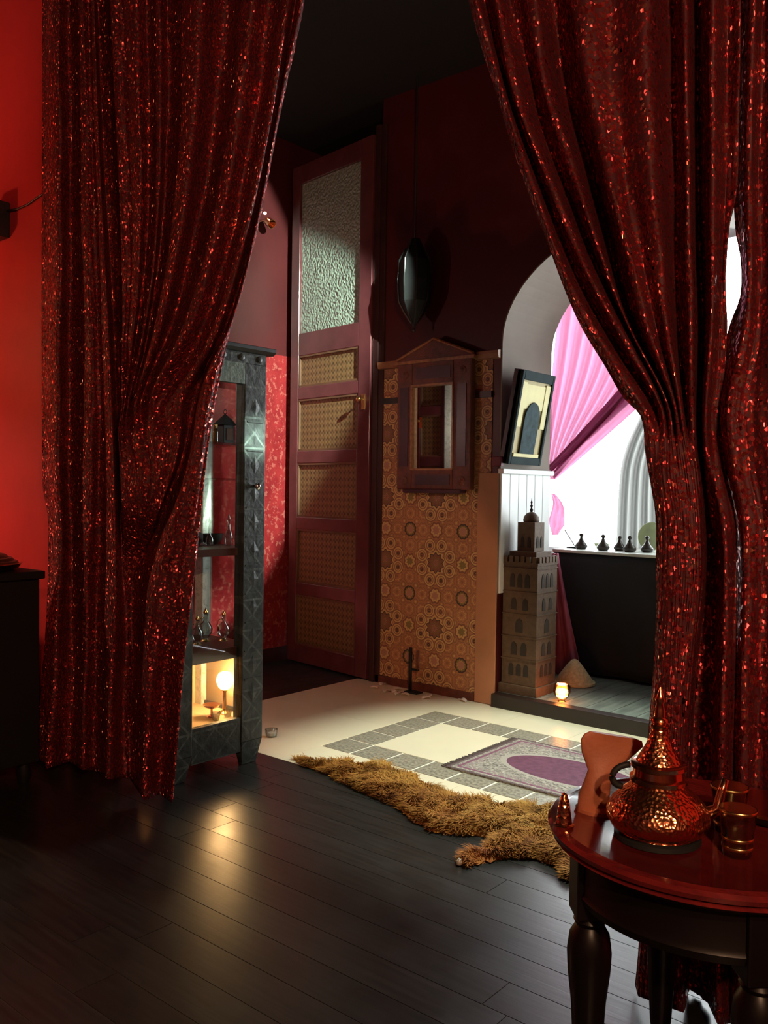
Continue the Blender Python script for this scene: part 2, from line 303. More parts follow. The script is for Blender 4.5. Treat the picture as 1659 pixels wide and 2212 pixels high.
# ------------------------------------------------------------------ mesh helpers
class MB:
    def __init__(s): s.v = []; s.f = []
    def add(s, vs, fs):
        k = len(s.v); s.v += [tuple(p) for p in vs]; s.f += [tuple(i + k for i in f) for f in fs]; return s
    def box(s, x0, x1, y0, y1, z0, z1, m=None):
        vs = [Vector(p) for p in ((x0, y0, z0), (x1, y0, z0), (x1, y1, z0), (x0, y1, z0), (x0, y0, z1), (x1, y0, z1), (x1, y1, z1), (x0, y1, z1))]
        if m is not None: vs = [m @ p for p in vs]
        return s.add(vs, [(3, 2, 1, 0), (4, 5, 6, 7), (0, 1, 5, 4), (1, 2, 6, 5), (2, 3, 7, 6), (3, 0, 4, 7)])
    def prism(s, pts, axis, a0, a1, m=None):          # pts outline in the other two axes
        n = len(pts)
        def P(p, a): return {'x': (a, p[0], p[1]), 'y': (p[0], a, p[1]), 'z': (p[0], p[1], a)}[axis]
        vs = [Vector(P(p, a0)) for p in pts] + [Vector(P(p, a1)) for p in pts]
        if m is not None: vs = [m @ p for p in vs]
        return s.add(vs, [tuple(range(n)), tuple(range(2 * n - 1, n - 1, -1))] + [(i, i + n, (i + 1) % n + n, (i + 1) % n) for i in range(n)])
    def lathe(s, prof, n=28, c=(0, 0, 0), sx=1.0, sy=1.0, m=None):
        vs = []; fs = []
        for r, z in prof:
            for k in range(n):
                a = 2 * PI * k / n; vs.append(Vector((c[0] + r * sx * math.cos(a), c[1] + r * sy * math.sin(a), c[2] + z)))
        for i in range(len(prof) - 1):
            for k in range(n): fs.append((i * n + k, i * n + (k + 1) % n, (i + 1) * n + (k + 1) % n, (i + 1) * n + k))
        fs.append(tuple(range(n - 1, -1, -1))); fs.append(tuple((len(prof) - 1) * n + k for k in range(n)))
        if m is not None: vs = [m @ p for p in vs]
        return s.add(vs, fs)
    def tube(s, pts, r, n=8):
        pts = [Vector(p) for p in pts]; rr = r if isinstance(r, (list, tuple)) else [r] * len(pts); vs = []; fs = []
        for i, p in enumerate(pts):
            d = (pts[min(i + 1, len(pts) - 1)] - pts[max(i - 1, 0)]).normalized()
            a = d.cross(Vector((0, 0, 1))); a = (d.cross(Vector((1, 0, 0))) if a.length < 1e-3 else a).normalized(); b = d.cross(a)
            for k in range(n): vs.append(p + (a * math.cos(2 * PI * k / n) + b * math.sin(2 * PI * k / n)) * rr[i])
        for i in range(len(pts) - 1):
            for k in range(n): fs.append((i * n + k, i * n + (k + 1) % n, (i + 1) * n + (k + 1) % n, (i + 1) * n + k))
        fs.append(tuple(range(n - 1, -1, -1))); fs.append(tuple((len(pts) - 1) * n + k for k in range(n)))
        return s.add(vs, fs)
    def grid(s, rows):
        n = len(rows[0]); vs = [p for r_ in rows for p in r_]
        return s.add(vs, [(i * n + j, i * n + j + 1, (i + 1) * n + j + 1, (i + 1) * n + j) for i in range(len(rows) - 1) for j in range(n - 1)])

def obj(name, mb, mat, parent=None, smooth=False, bevel=0.0, world=True, solid=0.0):
    me = bpy.data.meshes.new(name)
    off = parent.location if (parent is not None and world) else Vector((0, 0, 0))
    if parent is not None and world and parent.parent is not None: off = off + parent.parent.location
    me.from_pydata([(p[0] - off[0], p[1] - off[1], p[2] - off[2]) for p in mb.v], [], mb.f); me.update()
    bm = bmesh.new(); bm.from_mesh(me); bmesh.ops.recalc_face_normals(bm, faces=bm.faces); bm.to_mesh(me); bm.free()
    if smooth:
        me.shade_smooth()
        if smooth is not True: me.set_sharp_from_angle(angle=R(smooth))
    me.materials.append(MT[mat] if isinstance(mat, str) else mat)
    o = bpy.data.objects.new(name, me); COL.objects.link(o)
    if parent is not None: o.parent = parent
    if bevel:
        b = o.modifiers.new('edge', 'BEVEL'); b.width = bevel; b.segments = 2; b.limit_method = 'ANGLE'
    if solid:
        b = o.modifiers.new('thickness', 'SOLIDIFY'); b.thickness = solid; b.offset = 0
    return o
def tag(o, label, cat, group=None, kind=None):
    o['label'] = label; o['category'] = cat
    if group: o['group'] = group
    if kind: o['kind'] = kind
    return o
def thing(name, label, cat, loc=(0, 0, 0), rotz=0.0, group=None, rot=None):
    o = bpy.data.objects.new(name, None); COL.objects.link(o); o.location = loc; o.empty_display_size = 0.05
    o.rotation_euler = rot if rot is not None else (0, 0, rotz)
    return tag(o, label, cat, group)
def struct(name, mb, mat, parent=None, label=None, **kw):
    o = obj(name, mb, mat, parent, **kw); o['kind'] = 'structure'
    if label: o['label'] = label
    return o
def dup(root, loc, label, rotz=0.0, group=None, scale=1.0):
    r_ = root.copy(); COL.objects.link(r_); r_.location = loc; r_.rotation_euler = (0, 0, rotz); r_.scale = (scale,) * 3; r_['label'] = label
    if group: r_['group'] = group
    for ch in list(root.children):
        c_ = ch.copy(); COL.objects.link(c_); c_.parent = r_
    return r_
def dup_part(src, parent, loc, rot=(0, 0, 0)):
    c_ = src.copy(); COL.objects.link(c_); c_.parent = parent; c_.location = loc; c_.rotation_euler = rot; return c_

# ------------------------------------------------------------------ the rooms
# front room floor: boards along x
XL, XR = -5.2, 1.6
fl = struct('floor', MB().box(XL, XR, -1.6, 2.57, -0.10, -0.0018), 'gap', label='dark wooden board floor of the front room')
pw = 0.116; nrow = int((2.57 + 1.6) / pw) + 1
plank_mesh = {}
for i in range(nrow):
    y1 = 2.57 - i * pw; y0 = max(-1.6, y1 - pw)
    x = XL + random.uniform(-1.2, 0)
    while x < XR:
        L = random.choice((1.7, 2.2)); a, b = max(x, XL), min(x + L, XR); x += L
        if b - a < 0.1: continue
        key = (round(b - a, 2), round(y1 - y0, 3))
        if key not in plank_mesh:
            m_ = MB().box(0.001, b - a - 0.001, 0.0012, y1 - y0 - 0.0012, -0.004, 0.0)
            o = obj('plank', m_, 'plank', fl, world=False); plank_mesh[key] = o
        else: o = dup_part(plank_mesh[key], fl, (0, 0, 0))
        o.location = (a, y0, 0)
# hall floor: cream tiles with a frame of speckled grey tiles
TX0, TX1, TY0, TY1 = -3.535, 1.6, 2.57, 3.985
hf = struct('floor_hall', MB().box(TX0, TX1, TY0, 4.0, -0.10, -0.002), 'grout', label='cream tiled floor of the hall')
tp = 0.1705; gx0, gy0 = -2.716, 2.825; NX, NY = 9, 5
first = None
for i in range(NX):
    for j in range(NY):
        if i in (0, NX - 1) or j in (0, NY - 1) :
            if first is None: o = first = obj('border_tile', MB().box(0.0060, tp - 0.0060, 0.0060, tp - 0.0060, -0.002, 0.0006), 'grey_tile', hf, world=False)
            else: o = dup_part(first, hf, (0, 0, 0))
            o.location = (gx0 + i * tp, gy0 + j * tp, 0)
def cream(x0, x1, y0, y1, st=0.341):
    nx = max(1, round((x1 - x0) / st)); ny = max(1, round((y1 - y0) / st)); a, b = (x1 - x0) / nx, (y1 - y0) / ny
    src = None
    for i in range(nx):
        for j in range(ny):
            if src is None: o = src = obj('cream_tile', MB().box(0.0004, a - 0.0004, 0.0004, b - 0.0004, -0.002, 0.0), 'cream_tile', hf, world=False)
            else: o = dup_part(src, hf, (0, 0, 0))
            o.location = (x0 + i * a, y0 + j * b, 0)
gx1, gy1 = gx0 + NX * tp, gy0 + NY * tp
cream(TX0, gx0, TY0, TY1); cream(gx0, gx1, TY0, gy0); cream(gx0, gx1, gy1, TY1); cream(gx1, TX1, TY0, TY1); cream(gx0 + tp, gx1 - tp, gy0 + tp, gy1 - tp)
# passage floor in front of the old door
pf = struct('floor_passage', MB().box(-4.5, TX0, 2.57, 4.45, -0.10, -0.004).box(TX0, -3.40, 4.0, 4.45, -0.10, -0.001), 'gap', label='dark boards of the passage in front of the tall door')
src = None
for i in range(8):
    w_ = (TX0 + 4.5) / 8
    if src is None: o = src = obj('plank', MB().box(0.001, w_ - 0.001, 0.0, 1.88, -0.004, -0.0008), 'plank', pf, world=False)
    else: o = dup_part(src, pf, (0, 0, 0))
    o.location = (-4.5 + i * w_, 2.57, 0)
CE = 3.45
struct('ceiling', MB().box(XL, 1.6, -1.6, 5.9, CE, CE + 0.1), 'dark_ceiling', label='dark ceiling over hall and front room')
# walls of the front room
struct('wall_partition', MB().box(XL, -3.30, 1.98, 2.12, 0, CE), 'red_wall', label='bright red wall beside the left sequinned curtain')
struct('wall_partition_right', MB().box(-0.22, 1.6, 1.98, 2.12, 0, CE), 'red_wall', label='red wall behind the right sequinned curtain')
struct('wall_front', MB().box(XL, 1.6, -1.7, -1.6, 0, CE), 'deep_red', label='wall behind the viewer')
struct('wall_side', MB().box(XL - 0.1, XL, -1.7, 2.12, 0, CE), 'red_wall', label='red side wall of the front room')
struct('wall_right', MB().box(1.6, 1.7, -1.7, 5.9, 0, CE), 'deep_red', label='right wall')
# hall: left wall with wallpaper dado
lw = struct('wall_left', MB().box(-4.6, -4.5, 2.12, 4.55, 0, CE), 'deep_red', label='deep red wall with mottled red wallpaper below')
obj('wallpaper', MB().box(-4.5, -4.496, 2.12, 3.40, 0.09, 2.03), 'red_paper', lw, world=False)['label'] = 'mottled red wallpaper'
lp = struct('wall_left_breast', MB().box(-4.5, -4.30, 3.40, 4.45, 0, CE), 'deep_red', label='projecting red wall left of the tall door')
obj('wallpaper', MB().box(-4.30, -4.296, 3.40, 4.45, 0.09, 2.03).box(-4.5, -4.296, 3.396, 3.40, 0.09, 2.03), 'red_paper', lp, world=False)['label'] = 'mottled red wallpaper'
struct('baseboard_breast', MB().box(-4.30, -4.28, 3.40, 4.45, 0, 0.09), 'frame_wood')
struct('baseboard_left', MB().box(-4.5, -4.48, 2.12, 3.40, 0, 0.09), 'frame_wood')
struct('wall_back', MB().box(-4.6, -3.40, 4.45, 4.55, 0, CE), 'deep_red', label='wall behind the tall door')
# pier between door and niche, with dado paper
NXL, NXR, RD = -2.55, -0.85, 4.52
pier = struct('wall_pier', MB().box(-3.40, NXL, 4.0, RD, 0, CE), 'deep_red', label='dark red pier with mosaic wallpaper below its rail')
obj('wallpaper', MB().box(-3.39, -2.682, 3.994, 4.0, 0.03, 1.86), 'mosaic', pier, world=False)['label'] = 'terracotta mosaic print wallpaper'
obj('wallpaper', MB().box(-2.682, -2.60, 3.994, 4.0, 1.25, 1.86), 'mosaic', pier, world=False)
obj('plaster_strip', MB().box(-2.682, NXL, 3.990, 4.0, 0.0, 1.25), 'terracotta', pier, world=False, bevel=0.004)['label'] = 'plain terracotta corner strip'
obj('skirting', MB().box(-3.39, -2.682, 3.985, 4.0, 0.0, 0.045), 'mirror_frame', pier, world=False)
struct('trim_1', MB().prism([(3.972, 1.862), (4.0, 1.858), (4.0, 1.905), (3.964, 1.900), (3.964, 1.885)], 'x', -3.39, NXL), 'rail', label='ochre dado moulding on the pier')
struct('trim_2', MB().box(-3.39, -2.60, 3.984, 4.0, 1.655, 1.69), 'dark_band', label='dark band across the mosaic wallpaper')
# door frame between pier and passage
struct('trim_3', MB().box(-3.435, -3.395, 3.975, 4.10, 0, 3.3).box(-3.44, -3.36, 3.985, 4.01, 0, 3.3), 'frame_wood', label='dark upright of the door frame beside the pier', bevel=0.004)
# niche wall with elliptic arch
AC, AS, AA, AB = -1.70, 1.94, 0.85, 0.57
arc = [(AC - AA * math.cos(PI * k / 40), AS + AB * math.sin(PI * k / 40)) for k in range(41)]
mb = MB()
for k in range(40):
    (xa, za), (xb, zb) = arc[k], arc[k + 1]
    mb.prism([(xa, za), (xb, zb), (xb, CE), (xa, CE)], 'y', 4.0, RD)
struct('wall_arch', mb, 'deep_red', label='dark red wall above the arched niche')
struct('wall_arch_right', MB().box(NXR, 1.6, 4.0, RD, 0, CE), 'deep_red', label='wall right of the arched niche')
mb = MB()
for k in range(40):
    (xa, za), (xb, zb) = arc[k], arc[k + 1]
    na = Vector((AC - xa, (AS - za) * 2)).normalized() * 0.008; nb = Vector((AC - xb, (AS - zb) * 2)).normalized() * 0.008
    mb.prism([(xa, za), (xb, zb), (xb + nb.x, zb + nb.y), (xa + na.x, za + na.y)], 'y', 3.997, RD)
mb.box(NXL, NXL + 0.008, 3.997, RD, 1.27, AS); mb.box(NXR - 0.008, NXR, 3.997, RD, 0.0, AS)
struct('trim_4', mb, 'tan_plaster', label='tan plaster lining the arch of the niche')
# wainscot on the left reveal: white boards
wn = struct('trim_5', MB().box(NXL, NXL + 0.006, 3.997, RD, 0.60, 1.25), 'board_gap', label='white boarded wainscot on the niche side')  # ends early; dark pier red below stands in for the minaret's shade
bw = (RD - 3.997) / 6; src = None
for i in range(6):
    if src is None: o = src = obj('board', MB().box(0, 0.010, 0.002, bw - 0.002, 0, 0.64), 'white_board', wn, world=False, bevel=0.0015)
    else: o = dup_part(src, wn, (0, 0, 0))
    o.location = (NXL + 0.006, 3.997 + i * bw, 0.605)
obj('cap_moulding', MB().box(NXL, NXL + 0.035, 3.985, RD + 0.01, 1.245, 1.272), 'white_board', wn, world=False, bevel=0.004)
# bay behind the niche
BY = 5.40; BX0, BX1 = -3.25, -0.75
nf = struct('floor_niche', MB().box(BX0, BX1, 4.0, BY, -0.05, 0.066), 'niche_step', label='raised grey board floor of the niche')
src = None; w_ = 0.135
for i in range(int((BX1 - BX0) / w_)):
    if src is None: o = src = obj('plank', MB().box(0.0015, w_ - 0.0015, 4.02, BY, 0.066, 0.072), 'niche_plank', nf, world=False)
    else: o = dup_part(src, nf, (0, 0, 0))
    o.location = (BX0 + i * w_, 0, 0)
struct('trim_6', MB().box(NXL, NXR, 3.955, 4.02, 0.0, 0.072), 'niche_step', label='dark wooden step edge of the niche', bevel=0.004)
struct('wall_bay_left', MB().box(BX0 - 0.1, BX0, RD, BY + 0.1, 0, CE), 'white_wall')
struct('wall_bay_right', MB().box(BX1, BX1 + 0.1, RD, BY + 0.1, 0, CE), 'white_wall')
WX0, WX1, WZ0, WZ1 = -3.12, -0.95, 0.72, 2.75
struct('wall_bay_back', MB().box(BX0, WX0, BY, BY + 0.1, 0, CE).box(WX1, BX1, BY, BY + 0.1, 0, CE).box(WX0, WX1, BY, BY + 0.1, 0, WZ0).box(WX0, WX1, BY, BY + 0.1, WZ1, CE), 'white_wall', label='white wall around the bay window')
wi = struct('window_1', MB().box(WX0, WX1, BY + 0.02, BY + 0.08, WZ0, WZ0 + 0.05).box(WX0, WX1, BY + 0.02, BY + 0.08, WZ1 - 0.05, WZ1).box(WX0, WX0 + 0.05, BY + 0.02, BY + 0.08, WZ0, WZ1).box(WX1 - 0.05, WX1, BY + 0.02, BY + 0.08, WZ0, WZ1).box(-1.65, -1.59, BY + 0.02, BY + 0.08, WZ0, WZ1), 'window_frame', label='bright bay window behind the niche')
obj('pane', MB().box(WX0 + 0.05, -1.65, BY + 0.045, BY + 0.051, WZ0 + 0.05, WZ1 - 0.05), 'pane', wi, world=False)
obj('pane', MB().box(-1.59, WX1 - 0.05, BY + 0.045, BY + 0.051, WZ0 + 0.05, WZ1 - 0.05), 'pane', wi, world=False)
struct('trim_7', MB().box(WX0 - 0.05, WX1 + 0.05, BY - 0.10, BY + 0.02, WZ0 - 0.03, WZ0), 'window_frame', label='white window sill')

# ------------------------------------------------------------------ the tall door leaf
def door_leaf(name, label, loc, rotz, width, sw=0.085):
    d = thing(name, label, 'door', loc, rotz); d['kind'] = 'structure'
    w, th, top = width, 0.045, 3.25
    rails = [(0.0, 0.13), (0.455, 0.535), (0.885, 0.965), (1.315, 1.395), (1.73, 1.81), (2.015, 2.16), (3.13, 3.25)]
    P = lambda n, m_, mt, **k: obj(n, m_, mt, d, world=False, **k)
    P('stile', MB().box(0, sw, 0, th, 0.012, top), 'door_wood', bevel=0.004); P('stile', MB().box(w - sw * 1.3, w, 0, th, 0.012, top), 'door_wood', bevel=0.004)
    for a, b in rails: P('rail', MB().box(sw, w - sw * 1.3, 0.001, th - 0.001, max(a, 0.012), b), 'door_wood', bevel=0.004)
    x0, x1 = sw, w - sw * 1.3
    for (a, b), (c_, e) in zip(rails[:-1], rails[1:]):
        if c_ > 2.5: P('frosted_pane', MB().box(x0, x1, 0.018, 0.026, b, c_), 'frosted')['label'] = 'hammered frosted glass pane'
        else:
            pn = P('panel', MB().box(x0, x1, 0.018, 0.028, b, c_), 'door_panel')
            mo = MB(); q = 0.012
            mo.box(x0, x1, 0.004, 0.018, b, b + q).box(x0, x1, 0.004, 0.018, c_ - q, c_).box(x0, x0 + q, 0.004, 0.018, b, c_).box(x1 - q, x1, 0.004, 0.018, b, c_)
            obj('moulding', mo, 'panel_bead', pn, world=False)
    h = MB().box(w - 0.072, w - 0.044, -0.006, 0.0, 1.63, 1.72).lathe([(0.006, 0), (0.006, 0.022), (0.014, 0.028), (0.016, 0.038), (0.010, 0.046), (0.002, 0.048)], 14, m=Matrix.Translation((w - 0.058, -0.004, 1.69)) @ Matrix.Rotation(PI / 2, 4, 'X'))
    P('handle', h, 'brass', smooth=40)
    return d
door_leaf('door_1', 'tall panelled door leaf with frosted glass top beside the mosaic pier', (-4.235, 4.07, 0), math.atan2(3.965 - 4.07, -3.445 + 4.235), 0.797)
door_leaf('door_2', 'second tall panelled door, seen only in the small mirror', (-4.19, 2.17, 0), PI, 0.30, 0.035)
struct('trim_8', MB().box(-4.185, -4.115, 2.12, 2.18, 0, 3.2), 'pale_post', label='pale post standing in for the bright strip in the small mirror')

# ------------------------------------------------------------------ sequinned curtains
def interp(tab, y):
    if y <= tab[0][0]: return tab[0][1] + ((tab[1][1] - tab[0][1]) / (tab[1][0] - tab[0][0]) * (y - tab[0][0]) if len(tab) > 1 else 0) * 0.5
    for k in range(len(tab) - 1):
        (a, xa), (b, xb) = tab[k], tab[k + 1]
        if y <= b:
            h = b - a; s = (y - a) / h
            ma = (xb - tab[k - 1][1]) / (b - tab[k - 1][0]) if k > 0 else (xb - xa) / h
            mb_ = (tab[k + 2][1] - xa) / (tab[k + 2][0] - a) if k + 2 < len(tab) else (xb - xa) / h
            return (2 * s ** 3 - 3 * s ** 2 + 1) * xa + (s ** 3 - 2 * s ** 2 + s) * h * ma + (-2 * s ** 3 + 3 * s ** 2) * xb + (s ** 3 - s ** 2) * h * mb_
    return tab[-1][1]
def drape(guides, y0, Yp, rows=170, sub=7, seed=1, amp=1.35, deep=-0.085):
    """guides: (x table over rows, depth table, lower end row); a pleated sheet through them, in the plane Yp."""
    rnd = random.Random(seed); ph = [rnd.uniform(0, 6.28) for _ in range(400)]
    out = []; fit = []
    for gx, gd, ye in guides:                          # hems stop at the floor
        if ye > 1600:
            for _ in range(12):
                p = at_y(interp(gx, ye), ye, Yp - max(deep, amp * interp(gd, ye)))
                if p.z < 0.012: ye -= 5
        fit.append((gx, gd, ye))
    guides = fit
    for i in range(rows + 1):
        tt = i / rows; row = []; xs = []; ds = []; ys = []   # one course of the cloth
        for gx, gd, ye in guides:
            y = y0 + (ye - y0) * tt; xs.append(interp(gx, y)); ds.append(interp(gd, y)); ys.append(y)
        for k in range(1, len(xs)): xs[k] = max(xs[k], xs[k - 1] + 0.4)
        for k in range(len(xs) - 1):
            for j in range(sub if k < len(xs) - 2 else sub + 1):
                s = j / sub; e = 0.5 - 0.5 * math.cos(PI * s)
                x = xs[k] + (xs[k + 1] - xs[k]) * s; y = ys[k] + (ys[k + 1] - ys[k]) * s; d = max(deep, amp * (ds[k] + (ds[k + 1] - ds[k]) * e))
                q = k * sub + j
                d += 0.0035 * math.sin(y * 0.021 + ph[q % 400]) * math.sin(PI * min(1, (xs[k + 1] - xs[k]) / 30) * 0.5) + 0.004 * math.sin(y * 0.011 + x * 0.05)
                p = at_y(x, y, Yp - d); p.z = max(p.z, 0.006); row.append(p)
        out.append(row)
    return MB().grid(out)
U = 10000
Rr, Vv = 0.035, -0.030
g4 = [(-60, 208), (0, 211), (330, 225), (550, 240), (840, 251), (950, 256), (1100, 262), (1240, 268), (1300, 274), (1400, 279), (1500, 272), (1700, 275)]
gD = [(-60, 645), (0, 640), (250, 598), (520, 543), (680, 498), (823, 434), (981, 398), (1071, 362), (1184, 317), (1266, 283), (1400, 283), (1500, 278), (1720, 280)]
def mid(name_k, upper):                               # a fold gathered at the tie, spreading over the swag below it
    tab = list(upper)
    for y in (935, 1010, 1090, 1170, 1250, 1400, 1550, 1720):
        a, b = interp(g4, y), interp(gD, y); tab.append((y, a + (b - a) * name_k ** {935: 2.2, 1010: 1.5, 1090: 1.2}.get(y, 1.0)))
    return tab
uppers = [(0.03, -0.062, [(0, 228), (330, 243), (600, 256), (840, 259), (870, 261)]),
          (0.08, 0.018, [(0, 243), (330, 258), (600, 268), (840, 262), (870, 264)]),
          (0.14, 0.006, [(0, 265), (300, 275), (550, 283), (750, 272), (870, 266)]),
          (0.21, 0.028, [(0, 292), (300, 300), (550, 300), (750, 284), (870, 269)]),
          (0.28, -0.022, [(0, 320), (400, 322), (620, 309), (760, 289), (870, 272)]),
          (0.36, 0.018, [(0, 342), (300, 345), (550, 334), (750, 304), (870, 277)]),
          (0.44, -0.048, [(0, 365), (300, 362), (550, 344), (750, 314), (870, 283)]),
          (0.54, 0.042, [(0, 428), (250, 414), (500, 386), (720, 340), (870, 292)]),
          (0.64, -0.060, [(0, 495), (250, 470), (470, 432), (680, 378), (870, 306)]),
          (0.74, 0.036, [(0, 540), (250, 512), (470, 472), (690, 412), (870, 325)]),
          (0.84, -0.018, [(0, 588), (270, 552), (520, 500), (720, 436), (870, 350)]),
          (0.93, 0.034, [(0, 622), (270, 580), (520, 526), (740, 458), (870, 388)])]
def dep(v, tie=-0.01, low=0.0): return [(-60, v), (720, v), (870, tie + v * 0.35), (960, 0.02 + v * 0.12), (1100, 0.02 + v * 0.05), (1230, low), (1700, low)]
GL = [([(-60, 92), (1040, 92), (1110, 103), (1240, 104), (1400, 96), (1640, 72)], [(-60, -.02), (1700, -.02)], 1652),
      ([(-60, 122), (500, 128), (900, 124), (1200, 128), (1500, 112), (1650, 102)], [(-60, Rr), (1700, .045)], 1660),
      ([(-60, 148), (400, 155), (900, 150), (1250, 156), (1500, 158), (1650, 150)], [(-60, Vv), (1700, -.045)], 1650),
      ([(-60, 176), (400, 186), (840, 198), (1240, 186), (1500, 182), (1650, 176)], [(-60, .02), (800, .025), (1700, .015)], 1662),
      ([(-60, 190), (400, 204), (840, 216), (1240, 214), (1500, 206), (1660, 206)], [(-60, -.002), (800, 0.0), (1200, -.03), (1700, -.05)], 1665),
      ([(-60, 200), (330, 213), (840, 238), (1240, 248), (1500, 238), (1680, 233)], [(-60, .02), (1000, .035), (1700, .05)], 1683),
      (g4, [(-60, -.07), (600, -.075), (900, -.06), (1250, -.085), (1700, -.08)], 1680)]
for k, dv, upt in uppers: GL.append((mid(k, upt), dep(dv, -0.02, -0.085), 1684))
GL += [(gD, [(-60, -.03), (700, -.060), (900, -.08), (1000, -.085), (1250, -.085), (1700, -.085)], 1690),
       ([(-60, 652), (0, 647), (270, 590), (520, 540), (680, 500), (823, 446), (981, 415), (1100, 384), (1250, 340), (1500, 318), (1720, 312)], [(-60, .0), (900, .03), (1250, .045), (1700, .045)], 1728),
       ([(-60, 657), (0, 652), (270, 594), (520, 544), (680, 504), (823, 456), (981, 432), (1100, 414), (1250, 388), (1500, 356), (1720, 345)], [(-60, .01), (900, .02), (1300, .02), (1500, -.015), (1700, -.03)], 1715),
       ([(-60, 662), (0, 657), (90, 640), (200, 615), (270, 600), (440, 568), (540, 545), (620, 521), (700, 500), (790, 480), (870, 465), (1000, 445), (1150, 430), (1280, 415), (1400, 401), (1520, 390), (1650, 380), (1740, 372)], [(-60, -.02), (900, .0), (1700, .02)], 1735)]
lc = tag(obj('sequin_curtain', drape(GL, -70, 1.855, seed=3, amp=1.7, deep=-0.12), 'sequin', None, smooth=True, solid=0.003), 'red sequinned curtain tied back beside the bright red wall', 'curtain', 'sequinned curtains')

def tabv(*p): return list(p)
tieR = lambda a, b, c_, d_: [(a, b), (c_, d_)]
eL = [(-60, 996), (0, 1012), (102, 1041), (203, 1073), (325, 1110), (435, 1150), (525, 1183), (643, 1228), (712, 1260), (793, 1309), (858, 1346), (901, 1385), (977, 1395), (1053, 1408), (1116, 1417), (1243, 1418), (1338, 1418), (1480, 1410), (1700, 1392), (1900, 1385), (2055, 1380), (2212, 1362)]
dv_ = [(-60, 1504), (0, 1506), (407, 1507), (692, 1517), (895, 1512), (980, 1516), (1050, 1521), (1150, 1530), (1250, 1530), (1350, 1520), (1500, 1504), (1750, 1498), (2150, 1490)]
def low(upper, k, k2=None):                           # below the tie: spread between the edge and the deep fold
    tab = list(upper)
    for y in (1020, 1120, 1240, 1400, 1600, 1900, 2180):
        a, b = interp(eL, y), interp(dv_, y) - 8; tab.append((y, a + (b - a) * (k if y < 1200 or k2 is None else k2)))
    return tab
def dlow(v, l=0.03): return [(-60, v), (800, v * 0.9), (900, v * 0.6), (950, 0.012 + v * 0.1), (1010, l * 0.7), (1150, l), (2180, l)]
GR = [(eL, [(-60, -.01), (900, 0.0), (1100, -.01), (2180, -.02)], 2150),
      (low([(0, 1028), (203, 1086), (435, 1162), (643, 1242), (793, 1330), (901, 1400), (960, 1408)], 0.10), dlow(.030, .012), 2152),
      (low([(0, 1046), (122, 1078), (285, 1126), (407, 1172), (549, 1226), (659, 1280), (773, 1350), (875, 1415), (960, 1424)], 0.2), dlow(-.018, .024), 2154),
      (low([(0, 1074), (200, 1112), (400, 1190), (600, 1275), (760, 1365), (880, 1428), (960, 1436)], 0.3), dlow(.034, .03), 2156),
      (low([(0, 1104), (142, 1142), (325, 1191), (468, 1246), (600, 1302), (740, 1372), (870, 1432), (960, 1444)], 0.4), dlow(-.030, .034), 2158),
      (low([(0, 1150), (200, 1180), (400, 1248), (560, 1302), (700, 1356), (870, 1441), (960, 1452)], 0.5), dlow(.024, .036), 2160),
      (low([(0, 1196), (203, 1228), (366, 1276), (509, 1312), (631, 1338), (732, 1374), (870, 1448), (960, 1460)], 0.6), dlow(-.062, .036), 2162),
      (low([(0, 1250), (244, 1285), (500, 1345), (700, 1398), (870, 1456), (960, 1468)], 0.69), dlow(.042, .034), 2164),
      (low([(0, 1325), (244, 1338), (500, 1375), (700, 1418), (880, 1464), (960, 1475)], 0.77), dlow(.012, .030), 2166),
      (low([(0, 1392), (244, 1398), (500, 1418), (700, 1440), (880, 1470), (960, 1482)], 0.84), dlow(.046, .026), 2168),
      (low([(0, 1452), (244, 1460), (488, 1460), (692, 1464), (895, 1480), (960, 1489)], 0.90), dlow(-.036, .02), 2170),
      (low([(0, 1478), (244, 1484), (488, 1488), (692, 1492), (895, 1496), (960, 1498)], 0.95), dlow(.030, .0), 2172),
      (dv_, [(-60, -.055), (900, -.06), (1000, -.05), (1250, -.09), (2180, -.09)], 2174),
      ([(0, 1540), (407, 1540), (692, 1538), (895, 1524), (980, 1526), (1150, 1545), (1350, 1544), (1600, 1536), (2150, 1530)], [(-60, .035), (900, .03), (1200, -.05), (2180, -.05)], 2178),
      ([(0, 1572), (366, 1569), (500, 1564), (600, 1560), (690, 1556), (814, 1548), (900, 1536), (1000, 1545), (1150, 1565), (1350, 1566), (1600, 1558), (2150, 1552)], [(-60, -.035), (900, -.02), (1200, .03), (2180, .03)], 2182),
      ([(0, 1600), (400, 1592), (500, 1574), (560, 1569), (640, 1567), (700, 1570), (814, 1566), (900, 1556), (1000, 1566), (1150, 1590), (2150, 1580)], [(-60, .0), (900, -.03), (1200, .0), (2180, -.02)], 2184)]
